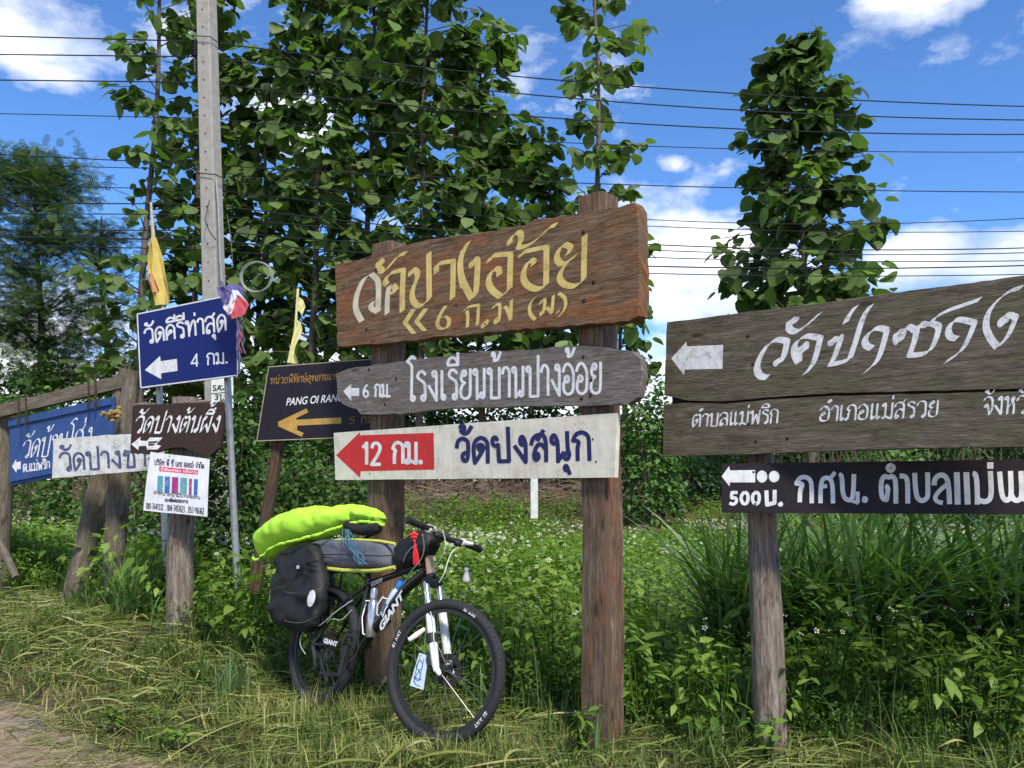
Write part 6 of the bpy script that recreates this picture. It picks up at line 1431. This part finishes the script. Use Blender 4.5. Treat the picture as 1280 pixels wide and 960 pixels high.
# ---- herb carpet with small white flowers
def herb_template(nl, leaf, h, seed):
    r = np.random.default_rng(seed); z = r.uniform(.15, 1.0, nl) ** .8 * h; a = r.uniform(0, 6.28, nl); q = r.uniform(.03, .16, nl) * (.6 + .6 * z / h); pos = np.stack([np.cos(a) * q, np.sin(a) * q, z], 1)
    d = np.stack([np.cos(a), np.sin(a), r.uniform(-.5, .45, nl)], 1) + r.normal(0, .3, (nl, 3)); V, Fq, R = scatter(HERB, pos, d, leaf * r.uniform(.6, 1.3, nl), r.uniform(-.5, .5, nl), r.uniform(-.25, .25, nl) + .12 * z / h)
    sv = []; sf = []
    for k in range(4): b = len(sv); ang = r.uniform(0, 6.28); x1, y1 = cos(ang) * .08, sin(ang) * .08; sv += [(-.003, 0, 0), (.003, 0, 0), (x1 + .002, y1, h * .9), (x1 - .002, y1, h * .9)]; sf.append((b, b + 1, b + 2, b + 3))
    return join([(V, Fq, R), (np.array(sv), np.array(sf), np.full(len(sv), -.1))])
def plant_field(pts, tmpls, hs, tone):
    parts = []; n = len(pts); which = RNG.integers(0, len(tmpls), n)
    for k, (V, Fq, R) in enumerate(tmpls):
        s = which == k; p = pts[s]; m = len(p)
        if not m: continue
        a = RNG.uniform(0, 6.28, m); c, sn = np.cos(a), np.sin(a); sc = hs[s]
        X = (V[None, :, 0] * c[:, None] - V[None, :, 1] * sn[:, None]) * sc[:, None] + p[:, 0, None]; Y = (V[None, :, 0] * sn[:, None] + V[None, :, 1] * c[:, None]) * sc[:, None] + p[:, 1, None]; Zz = V[None, :, 2] * sc[:, None] + p[:, 2, None]
        parts.append((np.stack([X, Y, Zz], -1).reshape(-1, 3), (Fq[None] + (np.arange(m) * len(V))[:, None, None]).reshape(-1, 4), (R[None] + tone[s][:, None]).ravel()))
    V, Fq, R = join(parts); return V, Fq, np.clip(R, 0, 1)
def carpet_h(x, y):
    """height of the weeds' tops; the tops stay level while the ground falls and rises"""
    return .50 + .10 * np.sin(x * 1.1 + 2) * np.sin(y * .9) - .16 * np.clip((x - .7) / .4, 0, 1) * np.clip((7 - y) / 1.0, 0, 1) - np.clip((y - 11) / 5, 0, 1) * .1
def herbs():
    T = [herb_template(46, .055, .55, i) for i in range(5)]; T2 = [herb_template(24, .075, .5, i + 20) for i in range(4)]
    # near thicket
    n = 4600; y = 3.9 + RNG.random(n) ** 1.1 * 5.2; x = RNG.uniform(-.72, .72, n) * (y + .8); keep = (y > verge_y(x) + RNG.normal(.12, .1, n)); x, y = x[keep], y[keep]; n = len(x)
    front = np.clip((y - verge_y(x)) / .8, 0, 1); H = carpet_h(x, y) * (.45 + .55 * front) * RNG.uniform(.75, 1.2, n) / .55
    cl = np.array([mnoise.noise(Vector((a * .8, b * .8, 7))) for a, b in zip(x, y)]); V, Fq, R = plant_field(np.stack([x, y, gh(x, y)], 1), T, H, .42 + .35 * cl + RNG.normal(0, .08, n) + np.clip((y - 5.5) / 5, 0, .15))
    m = 900; yb = 3.9 + RNG.random(m) ** 1.2 * 4.5; xb = RNG.uniform(-.72, .72, m) * (yb + .8); kb = yb > verge_y(xb) + .1; xb, yb = xb[kb], yb[kb]; m = len(xb)
    T3 = [herb_template(16, .105, .6, i + 40) for i in range(3)]; Hb = carpet_h(xb, yb) * RNG.uniform(.8, 1.45, m) / .6
    V3, F3, R3 = plant_field(np.stack([xb, yb, gh(xb, yb)], 1), T3, Hb, RNG.uniform(.4, .95, m)); V, Fq, R = join([(V, Fq, R), (V3, F3, R3)])
    o = npmesh('weed_thicket', V, Fq, R, LF['herb']); tag(o, 'thick green weeds behind the verge', None, None, 'stuff')
    n = 7200; y = 8.5 + RNG.random(n) * 9.0; x = RNG.uniform(-.72, .72, n) * y; H = carpet_h(x, y) * RNG.uniform(.7, 1.25, n) / .5; cl = np.array([mnoise.noise(Vector((a * .5, b * .5, 2))) for a, b in zip(x, y)])
    V, Fq, R = plant_field(np.stack([x, y, gh(x, y)], 1), T2, H, .52 + .3 * cl + RNG.normal(0, .08, n)); o = npmesh('weed_carpet', V, Fq, R, LF['herb']); tag(o, 'bright low weeds stretching to the brown field', None, None, 'stuff')
    # flowers
    n = 12000; y = 4.6 + RNG.random(n) * 10.5; x = RNG.uniform(-.7, .7, n) * y; keep = y > verge_y(x) + .35; x, y = x[keep], y[keep]
    dens_ = np.array([mnoise.noise(Vector((a * .7, b * .55, 11))) for a, b in zip(x, y)]); near = y < 7
    keep = (RNG.random(len(x)) < np.clip(.35 + 1.5 * dens_, .03, 1) * np.where(near, .5, 1)); x, y = x[keep], y[keep]; n = len(x); z = gh(x, y) + carpet_h(x, y) * RNG.uniform(.98, 1.25, n) + .09
    V = [(0, 0, 0)]; Fq = []
    for k in range(5):
        a = 2 * pi * k / 5; b = len(V); V += [(cos(a - .3) * .5, sin(a - .3) * .5, .05), (cos(a - .25), sin(a - .25), -.03), (cos(a + .25), sin(a + .25), -.03), (cos(a + .3) * .5, sin(a + .3) * .5, .05)]; Fq.append((b, b + 1, b + 2, b + 3))
    Vt = np.array(V); d = unit(n, -.2, .5); V, Fq, R = scatter((Vt, np.array(Fq)), np.stack([x, y, z], 1), d, RNG.uniform(.012, .022, n), RNG.normal(.5, .6, n), RNG.random(n)); o = npmesh('white_wildflowers', V, Fq, R, LF['petal']); tag(o, 'small white daisy-like flowers dotted over the weeds', None, None, 'stuff')
    sq = np.array([(-1, -1, 0), (1, -1, 0), (1, 1, 0), (-1, 1, 0), (0, 0, 1)], float); V, Fq, R = scatter((sq, np.array([(0, 1, 4, 4)[:4], (1, 2, 4, 4), (2, 3, 4, 4), (3, 0, 4, 4)])[:, [0, 1, 2]]), np.stack([x, y, z + .001], 1), d, np.full(n, .0035), RNG.normal(.5, .6, n), RNG.random(n))
    o = npmesh('flower_centres', V, Fq, R, LF['eye']); tag(o, 'yellow centres of the small white flowers', None, None, 'stuff')
herbs()
def mixed_blades():
    n = 5200; y = 3.8 + RNG.random(n) ** 1.2 * 5.5; x = RNG.uniform(-.72, .75, n) * (y + .6); keep = y > verge_y(x) + .02; x, y = x[keep], y[keep]; n = len(x)
    V, Fq, R = blades(np.stack([x, y, gh(x, y)], 1), RNG.uniform(.2, .75, n) * (.6 + .4 * RNG.random(n)), RNG.uniform(.005, .012, n), RNG.uniform(0, 6.28, n), RNG.uniform(.1, 1.1, n), np.clip(RNG.normal(.5, .25, n), 0, 1), 6)
    o = npmesh('weed_grass', V, Fq, R, LF['grass']); tag(o, 'loose grass blades growing up through the weeds', None, None, 'stuff')
    n = 900; y = 3.8 + RNG.random(n) ** 1.3 * 3.5; x = RNG.uniform(-.72, .75, n) * (y + .6); keep = y > verge_y(x); x, y = x[keep], y[keep]; n = len(x)
    V, Fq, R = blades(np.stack([x, y, gh(x, y)], 1), RNG.uniform(.15, .6, n), RNG.uniform(.004, .007, n), RNG.uniform(0, 6.28, n), RNG.uniform(.1, 1.4, n), RNG.random(n), 5)
    o = npmesh('dead_stalks', V, Fq, R, LF['mown']); tag(o, 'pale dead stalks among the weeds', None, None, 'stuff')
    # longer uncut fringe in front of and round the tyres
    parts = []
    for (cx, cy, sx, sy, m, a, b) in ((-.36, 3.93, .26, .05, 760, .10, .23), (-.34, 4.12, .40, .12, 700, .08, .20), (-1.15, 4.72, .28, .10, 560, .10, .25), (-.85, 4.6, .4, .1, 260, .05, .16), (.45, 3.95, .3, .08, 200, .05, .15), (1.3, 4.0, .3, .08, 200, .05, .15)):
        p = np.stack([cx + RNG.normal(0, sx, m), cy + RNG.normal(0, sy, m), np.zeros(m)], 1); parts.append(blades(p, RNG.uniform(a, b, m), RNG.uniform(.004, .008, m), RNG.uniform(0, 6.28, m), RNG.uniform(.05, .8, m), np.clip(RNG.normal(.5, .25, m), 0, 1), 4))
    V, Fq, R = join(parts); o = npmesh('long_grass_fringe', V, Fq, R, LF['mown']); tag(o, 'uncut grass fringe around the tyres and post feet', None, None, 'stuff')
mixed_blades()
def verge_bits():
    """straw, twigs and clods straying over the worn edge of the road"""
    n = 2600; t = RNG.uniform(-.4, 5, n); s = np.abs(RNG.normal(0, .28, n)); x = -1.2 - t * .86 - s * .5; y = 3.92 + t * .6 - s * .8
    a = RNG.normal(.3, .9, n); L_ = RNG.uniform(.03, .28, n); z = gh(x, y) + RNG.uniform(.012, .03, n); w = RNG.uniform(.001, .004, n); d = np.stack([np.cos(a), np.sin(a), RNG.normal(0, .04, n)], 1) * L_[:, None] / 2; sd = np.stack([-np.sin(a) * w, np.cos(a) * w, np.zeros(n)], 1); c = np.stack([x, y, z], 1)
    V = np.stack([c - d - sd, c + d - sd * .5, c + d + sd * .5, c - d + sd], 1).reshape(-1, 3); o = npmesh('stray_straw', V, np.arange(n * 4).reshape(-1, 4), np.repeat(RNG.random(n), 4), LF['mown']); tag(o, 'straw and twigs strewn over the worn road edge', None, None, 'stuff')
    # broad cut blades lying on the verge
    n = 130; x = RNG.uniform(-5, 3.5, n); y = verge_y(x) + .2 - RNG.random(n) * 2.3; k_ = y > road_y(x) - .1; x, y = x[k_], y[k_]; n = len(x); a = RNG.normal(.1, .7, n); L_ = RNG.uniform(.15, .5, n); t = np.linspace(-.5, .5, 7)
    ang = a[:, None] + RNG.normal(0, .3, n)[:, None] * t; X = x[:, None] + np.cos(ang) * L_[:, None] * t; Y = y[:, None] + np.sin(ang) * L_[:, None] * t; Zz = gh(X, Y) + .05 + RNG.uniform(.0, .05, n)[:, None] + RNG.normal(0, .12, n)[:, None] * L_[:, None] * t + .03 * np.cos(t * pi)
    w = RNG.uniform(.005, .011, n)[:, None] * np.cos(t * pi * .93); dx, dy = -np.sin(ang) * w, np.cos(ang) * w; V = np.stack([np.stack([X - dx, Y - dy, Zz], -1), np.stack([X + dx, Y + dy, Zz + w * .5], -1)], 2).reshape(-1, 3); b = (np.arange(n) * 14)[:, None] + np.arange(6)[None] * 2; Fq = np.stack([b, b + 1, b + 3, b + 2], -1).reshape(-1, 4)
    o = npmesh('cut_blades', V, Fq, np.repeat(np.clip(RNG.normal(.7, .2, n), 0, 1), 14), LF['mown']); tag(o, 'broad pale cut leaves lying on the verge', None, None, 'stuff')
verge_bits()
def litter():
    """brown cut stalks on the field beyond"""
    n = 9000; y = RNG.uniform(13.8, 20.5, n); x = RNG.uniform(-.7, .75, n) * y; a = RNG.normal(0, .7, n); L_ = RNG.uniform(.15, .9, n); z = gh(x, y) + RNG.uniform(.02, .30, n) * (.4 + .6 * RNG.random(n)); w = RNG.uniform(.006, .018, n); ti = RNG.normal(0, .22, n)
    c = np.stack([x, y, z], 1); d = np.stack([np.cos(a), np.sin(a), ti], 1) * L_[:, None] / 2; s = np.stack([np.zeros(n), np.zeros(n), w], 1) + np.stack([-np.sin(a) * w, np.cos(a) * w, np.zeros(n)], 1)
    V = np.stack([c - d - s, c + d - s * .5, c + d + s * .5, c - d + s], 1).reshape(-1, 3); Fq = np.arange(n * 4).reshape(-1, 4); o = npmesh('stalk_litter', V, Fq, np.repeat(RNG.random(n), 4), LF['straw']); tag(o, 'brown cut stalks heaped over the field beyond the weeds', None, None, 'stuff')
litter()
# named weeds close to the posts
def herb_plant(px, Y, ztop, label, n, leaf, tone=.6, rad=.22, mat='herb'):
    g = P(px, 800, Y); z0 = float(gh(g.x, g.y)); o = empty('leafy_weed', (g.x, g.y, z0), label, 'weed', 'larger leafy weeds by the posts'); r = random.Random(int(px * 3)); mb = MB(); pos = []; dr = []
    for k in range(6):
        a = r.uniform(0, 6.28); q = r.uniform(.3, 1) * rad; tip = Vector((g.x + cos(a) * q, g.y + sin(a) * q, z0 + ztop * r.uniform(.75, 1.05))); b0 = Vector((g.x, g.y, z0)); mb.tube([b0, b0.lerp(tip, .5) + Vector((0, 0, .05)), tip], [.005, .004, .002], 5)
        for j in range(n // 6): f = r.uniform(.25, 1); pos.append(b0.lerp(tip, f) + Vector((0, 0, .05 * sin(f * pi)))); q2 = r.uniform(0, 6.28); dr.append((cos(q2), sin(q2), r.uniform(-.5, .4)))
    mb.build('stems', LF['herb'], o); pos = np.array(pos); m = len(pos)
    for i in range(m):
        l = bpy.data.objects.new('leaf', HLEAF[r.randrange(4)]); COL.objects.link(l); l.parent = o; l.matrix_local = Matrix.Translation(Vector(pos[i]) - o.location) @ (rotmat(np.array(dr[i]), r.uniform(-.5, .5)) * leaf * r.uniform(.6, 1.2)).to_4x4()
HLEAF = []
for i in range(4):
    V, Fq, R = scatter(HERB, np.zeros((1, 3)), np.array([[0, 1.0, 0]]), np.array([1.0]), np.array([0.0]), np.array([.45 + .13 * i])); o = npmesh('leaf', V, Fq, R, LF['herb'], smooth=True); HLEAF.append(o.data); bpy.data.objects.remove(o)
for a in [(1035, 4.45, .86, 'leafy weed with pale green leaves just right of the log post', 90, .10, .6, .30), (1120, 4.5, .72, 'leafy weed below the middle of the black board', 80, .09, .6, .28), (818, 4.6, .62, 'leafy weed right behind the tall square post', 60, .075),
          (1195, 4.3, .62, 'tall weed near the lower right with broad leaves', 60, .10), (880, 4.5, .66, 'leafy weed left of the log post', 66, .08), (722, 4.0, .28, 'small weed climbing the foot of the tall square post', 30, .07, .7, .12), (958, 4.0, .22, 'low weed at the foot of the log post', 24, .07, .7, .14),
          (690, 5.1, .66, 'leafy weed between the bicycle and the tall square post', 66, .08), (640, 5.0, .6, 'leafy weed right of the front wheel', 60, .075), (300, 5.9, .72, 'leafy weed left of the black pannier', 70, .09, .6, .3), (262, 6.0, .62, 'leafy weed right of the poster log', 60, .09),
          (160, 4.6, .14, 'low green weed on the verge beside the worn asphalt', 40, .06, .7, .2), (210, 4.25, .12, 'low creeping weed nearest the asphalt corner', 40, .055, .7, .2), (1240, 4.1, .45, 'leafy weed at the lower right corner', 50, .09)]: herb_plant(*a)
